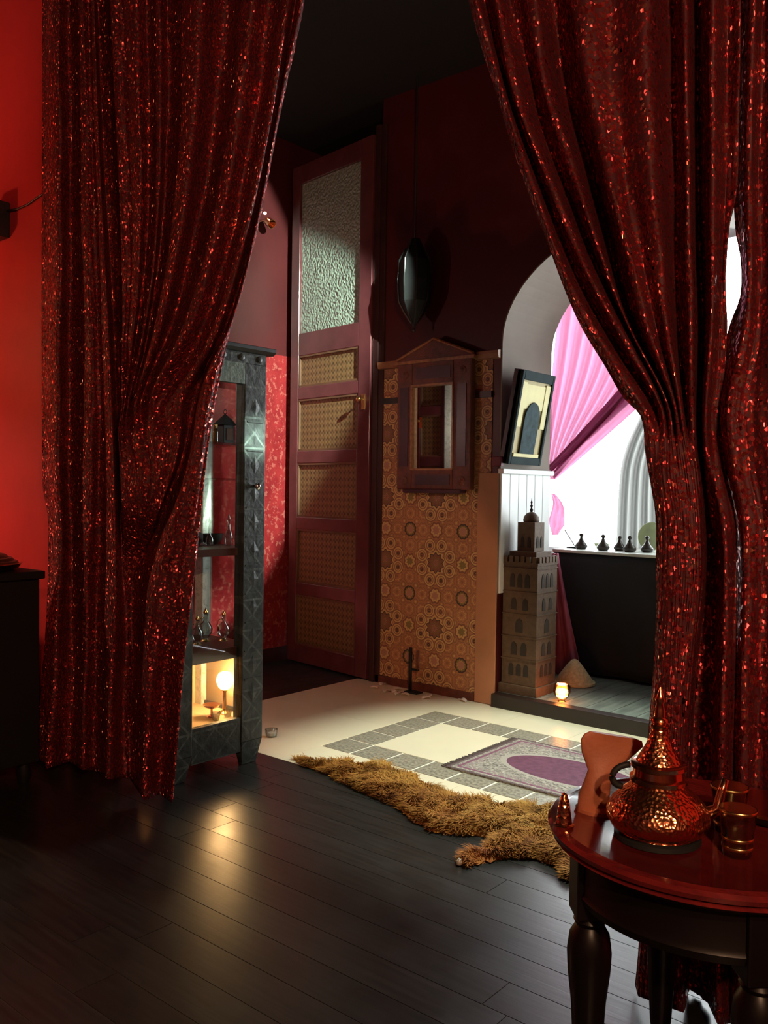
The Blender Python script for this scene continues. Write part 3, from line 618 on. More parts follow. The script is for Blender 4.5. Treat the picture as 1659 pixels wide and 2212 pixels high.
GR2 = [([(0, 1592), (400, 1586), (500, 1590), (560, 1601), (640, 1600), (700, 1578), (814, 1552), (900, 1546), (1000, 1556), (1150, 1580), (1600, 1572), (2150, 1568)], [(-60, -.045), (500, -.05), (900, -.045), (1200, -.03), (2180, -.04)], 2185),
       ([(0, 1628), (400, 1618), (560, 1620), (700, 1612), (814, 1590), (900, 1576), (1000, 1586), (1150, 1612), (1600, 1605), (2150, 1600)], [(-60, .03), (700, .035), (1200, .045), (2180, .04)], 2190),
       ([(0, 1650), (400, 1640), (560, 1645), (700, 1640), (814, 1622), (900, 1612), (1000, 1622), (1150, 1650), (1600, 1640), (2150, 1635)], [(-60, -.035), (700, .0), (900, .03), (1200, .02), (2180, -.02)], 2195),
       ([(0, 1690), (560, 1690), (814, 1668), (900, 1662), (1150, 1690), (2150, 1680)], [(-60, .03), (900, .05), (1200, .045), (2180, .03)], 2205),
       ([(0, 1730), (560, 1725), (900, 1712), (1150, 1730), (2150, 1730)], [(-60, -.04), (2180, -.04)], 2215),
       ([(0, 1790), (2150, 1790)], [(-60, .03), (2180, .03)], 2225),
       ([(0, 1850), (2150, 1850)], [(-60, -.03), (2180, -.03)], 2240),
       ([(0, 1925), (2150, 1925)], [(-60, .035), (2180, .03)], 2260), ([(0, 1990), (2150, 1990)], [(-60, -.035), (2180, -.03)], 2270),
       ([(0, 2065), (2150, 2065)], [(-60, .03), (2180, .03)], 2280), ([(0, 2130), (2150, 2130)], [(-60, -.02), (2180, -.02)], 2290)]
GR = [(a_, b_, 2146 + 0.36 * (a_[-1][1] - 1362)) for a_, b_, c_ in GR]; GR2 = [(a_, b_, 2146 + 0.36 * (a_[-1][1] - 1362)) for a_, b_, c_ in GR2]
rc = thing('sequin_curtain', 'red sequinned curtain gathered behind the copper pot table', 'curtain', (-0.7, 1.9, 0), group='sequinned curtains')
obj('curtain_drop', drape(GR, -70, 1.89, seed=5, amp=1.5, deep=-0.10), 'sequin', rc, smooth=True, solid=0.003)
obj('curtain_drop', drape(GR2, -70, 1.905, rows=120, sub=9, seed=6), 'sequin', rc, smooth=True, solid=0.003)

# ------------------------------------------------------------------ glazed display cabinet
X0, X1, Y0, Y1 = -3.15, -2.745, 2.02, 2.50
cb = thing('display_cabinet', 'dark inlaid glazed display cabinet standing behind the left curtain', 'cabinet', (-2.95, 2.25, 0))
pd, pwid = 0.055, 0.115
def post(x0, x1, y0, y1, mt, foot=True):
    m_ = MB().box(x0, x1, y0, y1, 0.10, 1.66)
    q = 0.018
    m_.add([(x0 + q, y0 + q, 0), (x1 - q, y0 + q, 0), (x1 - q, y1 - q, 0), (x0 + q, y1 - q, 0), (x0, y0, 0.10), (x1, y0, 0.10), (x1, y1, 0.10), (x0, y1, 0.10)], [(3, 2, 1, 0), (0, 1, 5, 4), (1, 2, 6, 5), (2, 3, 7, 6), (3, 0, 4, 7)])
    return obj('post', m_, mt, cb, bevel=0.003)
p_near = post(X1 - pd, X1, Y0, Y0 + pwid, 'cab'); p_far = post(X1 - pd, X1, Y1 - pwid, Y1, 'cab')
post(X0, X0 + pd, Y0, Y0 + 0.05, 'pale_post'); pb = post(X0, X0 + pd, Y1 - 0.045, Y1, 'pale_post'); pb['label'] = 'rear post coloured pale as if lit'
# raised carving on the front posts
for pp, yc in ((p_near, Y0 + pwid / 2), (p_far, Y1 - pwid / 2)):
    m_ = MB()
    for k in range(11):
        z = 0.30 + k * 0.118; s_ = 0.026
        m_.add([(X1, yc - s_, z), (X1, yc, z - s_ * 1.5), (X1, yc + s_, z), (X1, yc, z + s_ * 1.5), (X1 + 0.003, yc, z)], [(0, 1, 4), (1, 2, 4), (2, 3, 4), (3, 0, 4)])
    for z in (0.30 + 0.059 + j * 0.118 for j in range(10)): m_.box(X1, X1 + 0.003, yc - 0.045, yc + 0.045, z - 0.003, z + 0.003)
    obj('carving', m_, 'cab', pp)
obj('cornice', MB().prism([(X0 - 0.02, 1.70), (X1 + 0.012, 1.70), (X1 + 0.03, 1.712), (X1 + 0.03, 1.727), (X0 - 0.02, 1.727)], 'y', Y0 - 0.015, Y1 + 0.03), 'black', cb, bevel=0.002)
fr_ = obj('frieze', MB().box(X0, X1, Y0, Y1, 1.655, 1.70), 'cab', cb)
for k in range(5): obj('rosette', MB().lathe([(0.016, 0), (0.012, 0.006), (0.004, 0.008)], 10, m=Matrix.Translation((X1, Y0 + 0.06 + k * 0.095, 1.678)) @ Matrix.Rotation(PI / 2, 4, 'Y')), 'cab', fr_)
obj('top_rail', MB().box(X1 - 0.03, X1, Y0 + pwid, Y1 - pwid, 1.572, 1.655), 'green', cb)['label'] = 'green-washed carved top rail'
obj('top_rail', MB().box(X0, X0 + 0.03, Y0, Y1 - 0.04, 1.60, 1.655), 'cab', cb)
obj('bottom_rail', MB().box(X1 - 0.03, X1 - 0.004, Y0 + pwid, Y1 - pwid, 0.062, 0.205), 'cab', cb, bevel=0.002)
obj('bottom_rail', MB().box(X0 + pd, X1 - pd, Y1 - 0.03, Y1 - 0.005, 0.062, 0.205), 'cab', cb)
obj('floor_board', MB().box(X0 + 0.01, X1 - 0.03, Y0 + 0.01, Y1 - 0.03, 0.172, 0.188), 'cream_board', cb)
obj('shelf', MB().box(X0 + 0.02, X1 - 0.035, Y0 + 0.01, Y1 - 0.01, 0.872, 0.902), 'shelf', cb)
obj('shelf', MB().box(X0 + 0.02, X1 - 0.035, Y0 + 0.01, Y1 - 0.01, 0.448, 0.495), 'shelf', cb)
obj('glass_shelf', MB().box(X0 + 0.03, X1 - 0.06, Y0 + 0.02, Y1 - 0.01, 1.325, 1.333), 'pane', cb)
obj('glass_shelf', MB().box(X0 + 0.03, X1 - 0.06, Y0 + 0.02, Y1 - 0.01, 1.180, 1.187), 'pane', cb)
obj('back_panel', MB().box(X0 + 0.002, X0 + 0.010, Y0 + 0.05, Y1 - 0.045, 0.188, 0.448), 'cream_board', cb)['label'] = 'cream back panel of the lowest compartment'
obj('end_panel', MB().box(X0 + pd, X1 - pd, Y1 - 0.018, Y1 - 0.010, 0.205, 0.448), sheer('cream_frosted_panel', (0.85, 0.68, 0.42), 0.5), cb)['label'] = 'cream frosted end panel of the lowest compartment'
obj('glass_pane', MB().box(X1 - 0.022, X1 - 0.018, Y0 + pwid, Y1 - pwid, 0.205, 1.572), 'pane', cb)
obj('glass_pane', MB().box(X0 + pd, X1 - pd, Y1 - 0.022, Y1 - 0.018, 0.50, 1.655), 'pane', cb)
kb = obj('knob', MB().lathe([(0.006, 0), (0.006, 0.012), (0.014, 0.018), (0.016, 0.026), (0.010, 0.033), (0.002, 0.036)], 14, m=Matrix.Translation((X1, 2.44, 1.157)) @ Matrix.Rotation(PI / 2, 4, 'Y')), 'bulb', cb, smooth=True)
kb.data.materials.clear(); kb.data.materials.append(plain('polished_nickel', (0.9, 0.9, 0.86), 0.12, 1.0, var=0.02))

# things inside the cabinet
def lathe_thing(name, label, cat, loc, prof, mt, n=20, group=None, parts=()):
    if not parts:
        o = obj(name, MB().lathe(prof, n), mt, None, smooth=50); o.location = loc; return tag(o, label, cat, group)
    t_ = thing(name, label, cat, loc, group=group); obj('body', MB().lathe(prof, n), mt, t_, smooth=50, world=False)
    for pn, pp, pm in parts: obj(pn, MB().lathe(pp, n), pm, t_, smooth=50, world=False)
    return t_
G1 = 'glassware in the cabinet'
lathe_thing('stoppered_bottle', 'clear stoppered bottle nearest the far post on the upper wooden shelf', 'bottle', (-2.92, 2.455, 0.902), [(0.012, 0), (0.017, 0.004), (0.018, 0.04), (0.012, 0.06), (0.006, 0.07), (0.006, 0.085)], 'glass', 16, G1, [('stopper', [(0.007, 0.085), (0.004, 0.10), (0.009, 0.108), (0.003, 0.130), (0.001, 0.135)], 'glass')])
lathe_thing('stoppered_bottle', 'thin clear bottle beside the curtain edge on the upper wooden shelf', 'bottle', (-2.95, 2.375, 0.902), [(0.015, 0), (0.018, 0.004), (0.018, 0.03), (0.008, 0.045), (0.005, 0.06), (0.005, 0.075)], 'glass', 16, G1, [('stopper', [(0.006, 0.075), (0.003, 0.09), (0.007, 0.10), (0.001, 0.125)], 'glass')])
lathe_thing('metal_bowl', 'low dark metal bowl on the upper wooden shelf', 'bowl', (-3.03, 2.45, 0.902), [(0.022, 0), (0.045, 0.02), (0.05, 0.045), (0.047, 0.045), (0.040, 0.02), (0.01, 0.008)], 'iron', 20)
lathe_thing('metal_bowl', 'dark lidded metal pot at the curtain edge of the upper wooden shelf', 'pot', (-3.02, 2.34, 0.902), [(0.03, 0), (0.045, 0.02), (0.045, 0.045), (0.03, 0.06), (0.008, 0.07)], 'iron', 20, None, [('lid_knob', [(0.005, 0.07), (0.010, 0.078), (0.003, 0.088)], 'iron')])
for nm, lb, (x, y), s_ in (('ewer', 'glass ewer nearest the far post on the lower wooden shelf', (-2.93, 2.440), 1.0), ('ewer', 'glass ewer in the middle of the lower wooden shelf', (-2.97, 2.375), 1.1), ('ewer', 'glass ewer against the curtain edge on the lower wooden shelf', (-2.93, 2.30), 0.95)):
    ew = thing(nm, lb, 'ewer', (x, y, 0.495), group=G1); ew.scale = (s_,) * 3
    obj('body', MB().lathe([(0.016, 0), (0.010, 0.010), (0.024, 0.03), (0.028, 0.048), (0.020, 0.066), (0.008, 0.080), (0.007, 0.095), (0.012, 0.105)], 18), 'glass', ew, smooth=50, world=False)
    obj('foot', MB().lathe([(0.020, 0), (0.017, 0.004), (0.009, 0.009)], 18), 'brass', ew, smooth=40, world=False)
    obj('handle', MB().tube([(0, -0.008, 0.092), (0, -0.028, 0.09), (0, -0.036, 0.07), (0, -0.026, 0.05)], 0.0025, 6), 'brass', ew, smooth=True, world=False)
    obj('stopper', MB().lathe([(0.008, 0.105), (0.010, 0.112), (0.004, 0.122), (0.001, 0.130)], 14), 'brass', ew, smooth=True, world=False)
ln_ = thing('house_lantern', 'small dark house-shaped metal lantern on the top glass shelf', 'lantern', (-2.97, 2.47, 1.333))
obj('body', MB().box(-0.03, 0.03, -0.032, 0.032, 0.004, 0.085), 'iron', ln_, world=False, bevel=0.002)
obj('base', MB().box(-0.036, 0.036, -0.04, 0.04, 0, 0.005), 'iron', ln_, world=False)
obj('roof', MB().add([(-0.036, -0.04, 0.085), (0.036, -0.04, 0.085), (0.036, 0.04, 0.085), (-0.036, 0.04, 0.085), (0, 0, 0.135)], [(3, 2, 1, 0), (0, 1, 4), (1, 2, 4), (2, 3, 4), (3, 0, 4)]), 'iron', ln_, world=False)
obj('ring', MB().tube([(0.010 * math.cos(a), 0, 0.142 + 0.010 * math.sin(a)) for a in [k * PI / 6 for k in range(13)]], 0.0018, 6), 'iron', ln_, world=False, smooth=True)
obj('window', MB().box(0.0301, 0.032, -0.018, 0.018, 0.02, 0.07), 'amber_glass', ln_, world=False)
lathe_thing('perfume_bottle', 'slim yellow-green bottle beside the house lantern', 'bottle', (-2.95, 2.402, 1.333), [(0.010, 0), (0.012, 0.003), (0.012, 0.055), (0.006, 0.065)], 'yellow_glass', 14, G1, [('cap', [(0.006, 0.065), (0.008, 0.068), (0.008, 0.082), (0.002, 0.085)], 'brass')])
gl = thing('globe_lamp', 'glowing round globe lamp in the lowest cabinet compartment', 'lamp', (-2.90, 2.425, 0.188))
obj('base', MB().lathe([(0.028, 0), (0.028, 0.006), (0.010, 0.016), (0.008, 0.09), (0.014, 0.105)], 20), 'brass', gl, smooth=40, world=False)
obj('globe', MB().lathe([(0.012, 0.102), (0.024, 0.112), (0.033, 0.130), (0.035, 0.143), (0.033, 0.156), (0.024, 0.172), (0.010, 0.178)], 24), 'wax', gl, smooth=True, world=False)
lathe_thing('footed_dish', 'small copper footed dish beside the globe lamp', 'dish', (-2.90, 2.355, 0.188), [(0.020, 0), (0.018, 0.004), (0.005, 0.008), (0.005, 0.032), (0.030, 0.042), (0.038, 0.052), (0.035, 0.052), (0.004, 0.040)], 'smooth_copper', 22)
lathe_thing('glass_cup', 'small clear glass cup in front of the footed dish', 'cup', (-2.84, 2.33, 0.188), [(0.012, 0), (0.014, 0.003), (0.018, 0.035), (0.016, 0.035), (0.012, 0.006)], 'glass', 16, G1)
lathe_thing('glass_cup', 'small clear glass cup under the globe lamp', 'cup', (-2.85, 2.40, 0.188), [(0.012, 0), (0.014, 0.003), (0.018, 0.03), (0.016, 0.03), (0.012, 0.006)], 'glass', 16, G1)
tc = thing('tealight_glass', 'clear glass tealight on the tiles beside the cabinet foot', 'candle', (-2.985, 2.775, 0.0))
obj('holder', MB().lathe([(0.022, 0), (0.026, 0.003), (0.030, 0.035), (0.027, 0.035), (0.022, 0.006)], 18), 'glass', tc, smooth=50, world=False)
obj('wax', MB().lathe([(0.018, 0.006), (0.018, 0.018)], 16), 'white_board', tc, world=False)

# small spotlight fittings
ws = thing('wall_spotlight', 'tiny copper spotlight on the red wall beside the left curtain', 'lamp', (-4.30, 3.84, 2.86))
obj('arm', MB().tube([(0, 0, 0), (0.05, 0, 0.0), (0.08, -0.01, -0.01)], 0.008, 8), 'smooth_copper', ws, world=False, smooth=True)
obj('head', MB().lathe([(0.014, 0), (0.026, 0.02), (0.030, 0.07), (0.027, 0.07), (0.012, 0.01)], 16, m=Matrix.Translation((0.075, -0.01, 0.0)) @ Matrix.Rotation(R(125), 4, 'Y')), 'smooth_copper', ws, world=False, smooth=40)
obj('bulb', MB().lathe([(0.003, 0), (0.010, 0.004), (0.010, 0.012), (0.004, 0.016)], 12, m=Matrix.Translation((0.098, -0.04, 0.02))), 'bulb', ws, world=False, smooth=True)
for SP, SA, lb in ((SPOT_POS, SPOT_AIM, 'black ceiling spotlight aimed at the tall door, hidden behind the right curtain'), (DOWN_POS, DOWN_AIM, 'black ceiling downlight over the prayer rug, hidden behind the right curtain')):
    hs = thing('hall_spotlight', lb, 'lamp', SP, group='spotlights of the hall')
    q = SA.to_track_quat('Z', 'Y').to_matrix().to_4x4()
    obj('can', MB().lathe([(0.030, -0.14), (0.045, -0.13), (0.050, -0.02), (0.050, 0.0), (0.046, 0.0), (0.044, -0.02), (0.01, -0.03)], 20, m=q), 'black', hs, world=False, smooth=40)
    if SP is SPOT_POS:                                   # unseen flaps added to trim the beam off pier and left wall
        for az, sg in ((R(180 - 24.0), -1), (R(180 - 12.0), 1)):
            u_ = Vector((math.cos(az), math.sin(az), 0)); v_ = Vector((math.sin(az), -math.cos(az), 0)) * sg
            A_ = [u_ * 0.055 + Vector((0, 0, -0.05)), u_ * 0.36 + Vector((0, 0, -0.20)), u_ * 0.36 + Vector((0, 0, 0.12)), u_ * 0.055 + Vector((0, 0, 0.05))]
            fl_ = MB(); pts = A_[:]
            fl_.add(pts + [p - v_ * 0.003 for p in pts], [(0, 1, 2, 3), (7, 6, 5, 4), (0, 4, 5, 1), (1, 5, 6, 2), (2, 6, 7, 3), (3, 7, 4, 0)])
            # the flap folds outward so that it shades everything beyond it
            w0, w1 = u_ * 0.30, u_ * 0.30 - v_ * 0.34 - u_ * 0.14
            pts = [w0 + Vector((0, 0, -0.20)), w1 + Vector((0, 0, -0.24)), w1 + Vector((0, 0, 0.18)), w0 + Vector((0, 0, 0.12))]
            fl_.add(pts + [p + u_ * 0.003 for p in pts], [(0, 1, 2, 3), (7, 6, 5, 4), (0, 4, 5, 1), (1, 5, 6, 2), (2, 6, 7, 3), (3, 7, 4, 0)])
            obj('beam_flap', fl_, 'black', hs, world=False)
    obj('stem', MB().tube([-SA * 0.13, Vector((0.03, 0.02, 0.25)), Vector((0.04, 0.03, CE - SP.z))], 0.009, 8), 'black', hs, world=False)

# ------------------------------------------------------------------ mirror, lantern, small things by the pier
mi = thing('wall_mirror', 'small mirror in a carved red-brown frame with a pointed crest on the pier', 'mirror', (-2.955, 3.988, 1.135), rot=(R(0.5), 0, 0))
P_ = lambda n, m_, mt, par=None, **k: obj(n, m_, mt, par or mi, world=False, **k)
w2, hh = 0.255, 0.74
P_('frame', MB().box(-w2, -0.150, -0.045, 0, 0.02, hh).box(0.135, w2, -0.045, 0, 0.02, hh).box(-0.150, 0.135, -0.045, 0, 0.02, 0.135).box(-0.150, 0.135, -0.045, 0, 0.605, hh), 'mirror_frame', bevel=0.006)
P_('glass', MB().box(-0.150, 0.135, -0.024, -0.018, 0.135, 0.605), 'mirror')
P_('crest', MB().prism([(-w2 - 0.015, hh), (w2 + 0.015, hh), (w2 + 0.01, hh + 0.02), (0.12, hh + 0.075), (0.02, hh + 0.118), (-0.02, hh + 0.118), (-0.12, hh + 0.075), (-w2 - 0.01, hh + 0.02)], 'y', -0.04, 0), 'mirror_frame', bevel=0.004)
P_('crest_moulding', MB().box(-w2 - 0.02, w2 + 0.02, -0.052, 0, hh - 0.008, hh + 0.008).tube([(-w2 - 0.01, -0.042, hh + 0.018), (-0.12, -0.042, hh + 0.075), (0, -0.042, hh + 0.122), (0.12, -0.042, hh + 0.075), (w2 + 0.01, -0.042, hh + 0.018)], 0.008, 6), 'mirror_gold')
P_('inner_moulding', MB().box(-0.156, -0.146, -0.050, -0.02, 0.129, 0.611).box(0.131, 0.141, -0.050, -0.02, 0.129, 0.611).box(-0.156, 0.141, -0.050, -0.02, 0.129, 0.139).box(-0.156, 0.141, -0.050, -0.02, 0.601, 0.611), 'mirror_gold')
P_('inset', MB().box(-0.12, 0.12, -0.049, -0.04, 0.045, 0.105), 'mirror_inset'); P_('inset', MB().box(-0.12, 0.12, -0.049, -0.04, 0.64, 0.705), 'mirror_inset')
for sx in (-0.205, 0.195): P_('inset', MB().box(sx - 0.03, sx + 0.03, -0.049, -0.04, 0.15, 0.60), 'mirror_inset')
for sx in (-0.20, 0.20):
    for z in (0.07, 0.67): P_('rosette', MB().lathe([(0.026, 0), (0.022, 0.006), (0.010, 0.008), (0.006, 0.012)], 12, m=Matrix.Translation((sx, -0.045, z)) @ Matrix.Rotation(PI / 2, 4, 'X')), 'mirror_frame', smooth=40)
P_('bottom_ledge', MB().box(-0.20, 0.20, -0.060, 0, 0.0, 0.022), 'mirror_inset', bevel=0.004)
hl = thing('hanging_lantern', 'dark pointed metal lantern hanging above the small mirror', 'lantern', (-3.06, 3.89, 2.05))
obj('body', MB().lathe([(0.004, 0.0), (0.012, 0.03), (0.05, 0.085), (0.085, 0.15), (0.092, 0.27), (0.085, 0.38), (0.050, 0.45), (0.03, 0.50)], 8), 'iron', hl, world=False)
for k in range(8):
    a = k * PI / 4
    obj('rib', MB().tube([((r_ + 0.003) * math.cos(a), (r_ + 0.003) * math.sin(a), z) for r_, z in [(0.012, 0.03), (0.05, 0.085), (0.085, 0.15), (0.092, 0.27), (0.085, 0.38), (0.05, 0.45)]], 0.004, 5), 'black', hl, world=False)
obj('finial', MB().lathe([(0.001, -0.02), (0.010, -0.008), (0.004, 0.004)], 10), 'black', hl, world=False, smooth=True)
obj('chain', MB().tube([(0, 0, 0.5), (0, 0, CE - 2.05)], 0.004, 6), 'black', hl, world=False)
st = thing('incense_stand', 'slender dark iron stand against the mosaic wallpaper', 'stand', (-3.05, 3.925, 0))
obj('base', MB().box(-0.045, 0.045, -0.03, 0.03, 0, 0.008), 'iron', st, world=False)
obj('rod', MB().tube([(-0.025, 0, 0.005), (-0.025, 0, 0.255)], 0.010, 8), 'iron', st, world=False, smooth=True)
obj('rod', MB().tube([(0.03, 0, 0.13), (0.03, 0, 0.245)], 0.007, 8), 'mirror_frame', st, world=False, smooth=True)
obj('crossbar', MB().box(-0.03, 0.036, -0.006, 0.006, 0.128, 0.138), 'iron', st, world=False)
src = None
for k, (x, y) in enumerate([(-3.30, 3.93), (-3.26, 3.86), (-3.20, 3.85), (-3.17, 3.90), (-3.13, 3.845), (-3.09, 3.855), (-3.06, 3.83), (-2.92, 3.90), (-2.90, 3.88), (-2.75, 3.955)]):
    if src is None:
        rows = [[(0.034 * (i / 3 - 0.5) * (1 - 0.5 * (j / 4) ** 2), 0.046 * j / 4, 0.002 + 0.010 * ((i / 3 - 0.5) * 2) ** 2 + 0.004 * math.sin(j)) for i in range(4)] for j in range(5)]
        o = src = obj('flower_petal', MB().grid(rows), 'petal', None, smooth=True, solid=0.001)
    else: o = src.copy(); COL.objects.link(o)
    o.location = (x, y, 0.001); o.rotation_euler = (0, 0, k * 1.9)
    tag(o, 'pale petal on the tiles under the mosaic wallpaper, ' + ('nearest', 'second', 'third', 'fourth', 'fifth', 'sixth', 'seventh', 'eighth', 'ninth', 'farthest')[k] + ' from the door frame', 'petal', 'scattered petals')

# ------------------------------------------------------------------ picture on the niche side
pc = thing('framed_picture', 'framed relief picture of a blue arched doorway leaning out from the niche side', 'picture', (NXL + 0.035, 4.155, 1.30), rot=(0, R(10), 0))
W2, HP = 0.17, 0.50
def pp_(n, m_, mt, par=None, **k): return obj(n, m_, mt, par or pc, world=False, **k)
pp_('backing', MB().box(-0.030, 0.012, -W2, W2, 0, HP), 'black')
fr = pp_('frame', MB().box(-0.01, 0.028, -W2, -W2 + 0.022, 0, HP).box(-0.01, 0.028, W2 - 0.022, W2, 0, HP).box(-0.01, 0.028, -W2 + 0.022, W2 - 0.022, 0, 0.04).box(-0.01, 0.028, -W2 + 0.022, W2 - 0.022, HP - 0.05, HP), 'pic_frame', bevel=0.004)
bk = pp_('painted_wall', MB().box(0.012, 0.015, -W2 + 0.022, W2 - 0.022, 0.04, HP - 0.05), 'pic_ochre'); bk['label'] = 'ochre painted wall'
for s_ in (-1, 1): pp_('cream_pillar', MB().box(0.015, 0.022, min(s_ * 0.148, s_ * 0.098), max(s_ * 0.148, s_ * 0.098), 0.20, 0.44), 'pic_cream', bevel=0.002)
pp_('cream_lintel', MB().box(0.015, 0.019, -0.098, 0.098, 0.30, 0.43), 'pic_cream')
pp_('arched_door', MB().prism([(-0.075, 0.06), (0.075, 0.06), (0.078, 0.24)] + [(0.078 * math.cos(a), 0.24 + 0.10 * math.sin(a)) for a in [k * PI / 12 for k in range(1, 12)]] + [(-0.078, 0.24)], 'x', 0.019, 0.026), 'pic_blue', bevel=0.002)['label'] = 'blue-grey arched doorway'
pp_('step', MB().box(0.015, 0.026, -0.13, 0.13, 0.042, 0.06), 'pic_cream')
tag(obj('wall_bracket', MB().box(NXL - 0.03, NXL + 0.03, 3.965, 3.998, 1.285, 1.335), 'red_bracket', None, bevel=0.004), 'small dark red bracket on the pier corner under the framed picture', 'bracket')

# ------------------------------------------------------------------ niche: minaret model
mn = thing('minaret_model', 'carved sandstone model of a square minaret tower standing in the niche', 'model', (-2.432, 4.14, 0.072))
a = 0.105
mp = lambda n, m_, mt, par=None, **k: obj(n, m_, mt, par or mn, world=False, **k)
mp('plinth', MB().box(-a - 0.012, a + 0.012, -a - 0.012, a + 0.012, 0, 0.05), 'sand', bevel=0.003)
mp('shaft', MB().box(-a, a, -a, a, 0.05, 0.705), 'sand', bevel=0.002)
cr = MB()
for k in range(6):
    y_ = -a + (k + 0.5) * 2 * a / 6
    for s_ in (-1, 1):
        cr.box(s_ * a - 0.008, s_ * a + 0.008, y_ - 0.011, y_ + 0.011, 0.705, 0.735); cr.box(y_ - 0.011, y_ + 0.011, s_ * a - 0.008, s_ * a + 0.008, 0.705, 0.735)
mp('crenellation', cr.box(-a - 0.004, a + 0.004, -a - 0.004, a + 0.004, 0.690, 0.705), 'sand')
b_ = 0.052
mp('turret', MB().box(-b_, b_, -b_, b_, 0.705, 0.915), 'sand', bevel=0.002)
mp('turret_step', MB().box(-b_ - 0.03, b_ + 0.03, -b_ - 0.03, b_ + 0.03, 0.705, 0.76), 'sand', bevel=0.002)
mp('dome', MB().lathe([(0.040, 0.915), (0.044, 0.925), (0.040, 0.945), (0.025, 0.962), (0.008, 0.970)], 16), 'sand', smooth=True)
mp('finial', MB().lathe([(0.005, 0.968), (0.010, 0.982), (0.004, 0.992), (0.008, 1.004), (0.003, 1.012), (0.006, 1.022), (0.002, 1.032), (0.001, 1.045)], 10), 'iron', smooth=True)
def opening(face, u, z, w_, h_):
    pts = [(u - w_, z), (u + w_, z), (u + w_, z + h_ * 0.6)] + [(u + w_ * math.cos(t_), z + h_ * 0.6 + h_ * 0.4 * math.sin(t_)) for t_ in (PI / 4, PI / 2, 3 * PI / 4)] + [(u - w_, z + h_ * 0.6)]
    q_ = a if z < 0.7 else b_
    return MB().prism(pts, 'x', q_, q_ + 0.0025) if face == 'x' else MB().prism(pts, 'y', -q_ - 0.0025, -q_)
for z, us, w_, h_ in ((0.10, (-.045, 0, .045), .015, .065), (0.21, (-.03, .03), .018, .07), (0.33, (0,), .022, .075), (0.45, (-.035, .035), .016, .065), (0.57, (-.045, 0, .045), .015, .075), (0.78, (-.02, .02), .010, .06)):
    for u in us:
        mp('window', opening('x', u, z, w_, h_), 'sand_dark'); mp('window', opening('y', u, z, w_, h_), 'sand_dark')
for z in (0.19, 0.31, 0.43, 0.55, 0.675): mp('string_course', MB().box(-a - 0.004, a + 0.004, -a - 0.004, a + 0.004, z - 0.006, z), 'sand')

# black-draped table with miniature tagines
bt = thing('draped_table', 'table covered in a floor-length black cloth in front of the bay window', 'table', (-2.0, 5.0, 0.072))
def cloth_row(z, fl_):
    pts = []
    per = [(-2.62, 4.74), (-1.10, 4.74), (-1.10, 5.24), (-2.62, 5.24)]
    n = 0
    for i in range(4):
        (xa, ya), (xb, yb) = per[i], per[(i + 1) % 4]; L = math.hypot(xb - xa, yb - ya); k = int(L / 0.025)
        for j in range(k):
            s_ = j / k; nx, ny = (yb - ya) / L, -(xb - xa) / L; w_ = fl_ * (0.012 * math.sin(n * 0.62) + 0.008 * math.sin(n * 0.23 + 1) + 0.016); n += 1
            pts.append((xa + (xb - xa) * s_ + nx * w_, ya + (yb - ya) * s_ + ny * w_, z))
    return pts + [pts[0]]
obj('black_cloth', MB().grid([cloth_row(0.79 - 0.70 * k / 12, k / 12) for k in range(13)]), 'black_cloth', bt, smooth=True, solid=0.003)
obj('table_top', MB().box(-2.63, -1.09, 4.73, 5.25, 0.79, 0.808), 'white_top', bt, bevel=0.004)
for x in (-2.55, -1.17):
    for y in (4.80, 5.18): obj('leg', MB().box(x - 0.025, x + 0.025, y - 0.025, y + 0.025, 0.072, 0.79), 'ebony', bt)
GT = 'miniature tagines on the black-draped table'
tg = thing('miniature_tagine', 'miniature dark tagine nearest the pink drape on the black-draped table', 'tagine', (-2.505, 4.86, 0.808), group=GT)
obj('dish', MB().lathe([(0.026, 0), (0.036, 0.010), (0.040, 0.022), (0.036, 0.022)], 20), 'tagine', tg, smooth=50, world=False)
obj('lid', MB().lathe([(0.037, 0.020), (0.034, 0.028), (0.018, 0.048), (0.009, 0.068), (0.008, 0.074)], 20), 'tagine', tg, smooth=True, world=False)
obj('lid_knob', MB().lathe([(0.007, 0.072), (0.013, 0.082), (0.013, 0.090), (0.006, 0.096)], 14), 'tagine', tg, smooth=True, world=False)
dup(tg, (-2.352, 4.84, 0.808), 'taller miniature tagine in the middle of the black-draped table', 0.4, GT, 1.0)
dup(tg, (-2.285, 4.92, 0.808), 'miniature tagine tucked behind the middle tagine', 0.9, GT, 0.92)
dup(tg, (-2.185, 4.84, 0.808), 'miniature tagine in front of the pale green plate', 1.4, GT, 1.0)
dup(tg, (-2.105, 4.90, 0.808), 'miniature tagine nearest the right curtain', 2.2, GT, 1.0)
lathe_thing('green_bowl', 'small mossy green bowl between the tagines', 'bowl', (-2.44, 5.00, 0.808), [(0.02, 0), (0.042, 0.018), (0.046, 0.034), (0.042, 0.034), (0.01, 0.010)], 'green_bowl')
gp = thing('green_plate', 'pale green plate standing upright behind the right tagines', 'plate', (-2.13, 5.02, 0.808), rot=(R(82), 0, 0))
obj('dish', MB().lathe([(0.03, 0), (0.06, 0.006), (0.085, 0.016), (0.083, 0.018), (0.05, 0.009), (0.01, 0.006)], 26, c=(0, 0.088, 0)), 'green_bowl', gp, smooth=50, world=False)
inc = thing('incense_holder', 'flat incense holder with one slanting stick at the left end of the black-draped table', 'incense holder', (-2.585, 4.90, 0.808))
obj('tray', MB().box(-0.035, 0.05, -0.015, 0.015, 0, 0.008), 'pic_frame', inc, world=False, bevel=0.002)
obj('stick', MB().tube([(0.02, 0, 0.008), (-0.055, 0, 0.11)], 0.0035, 6), 'tagine', inc, world=False)
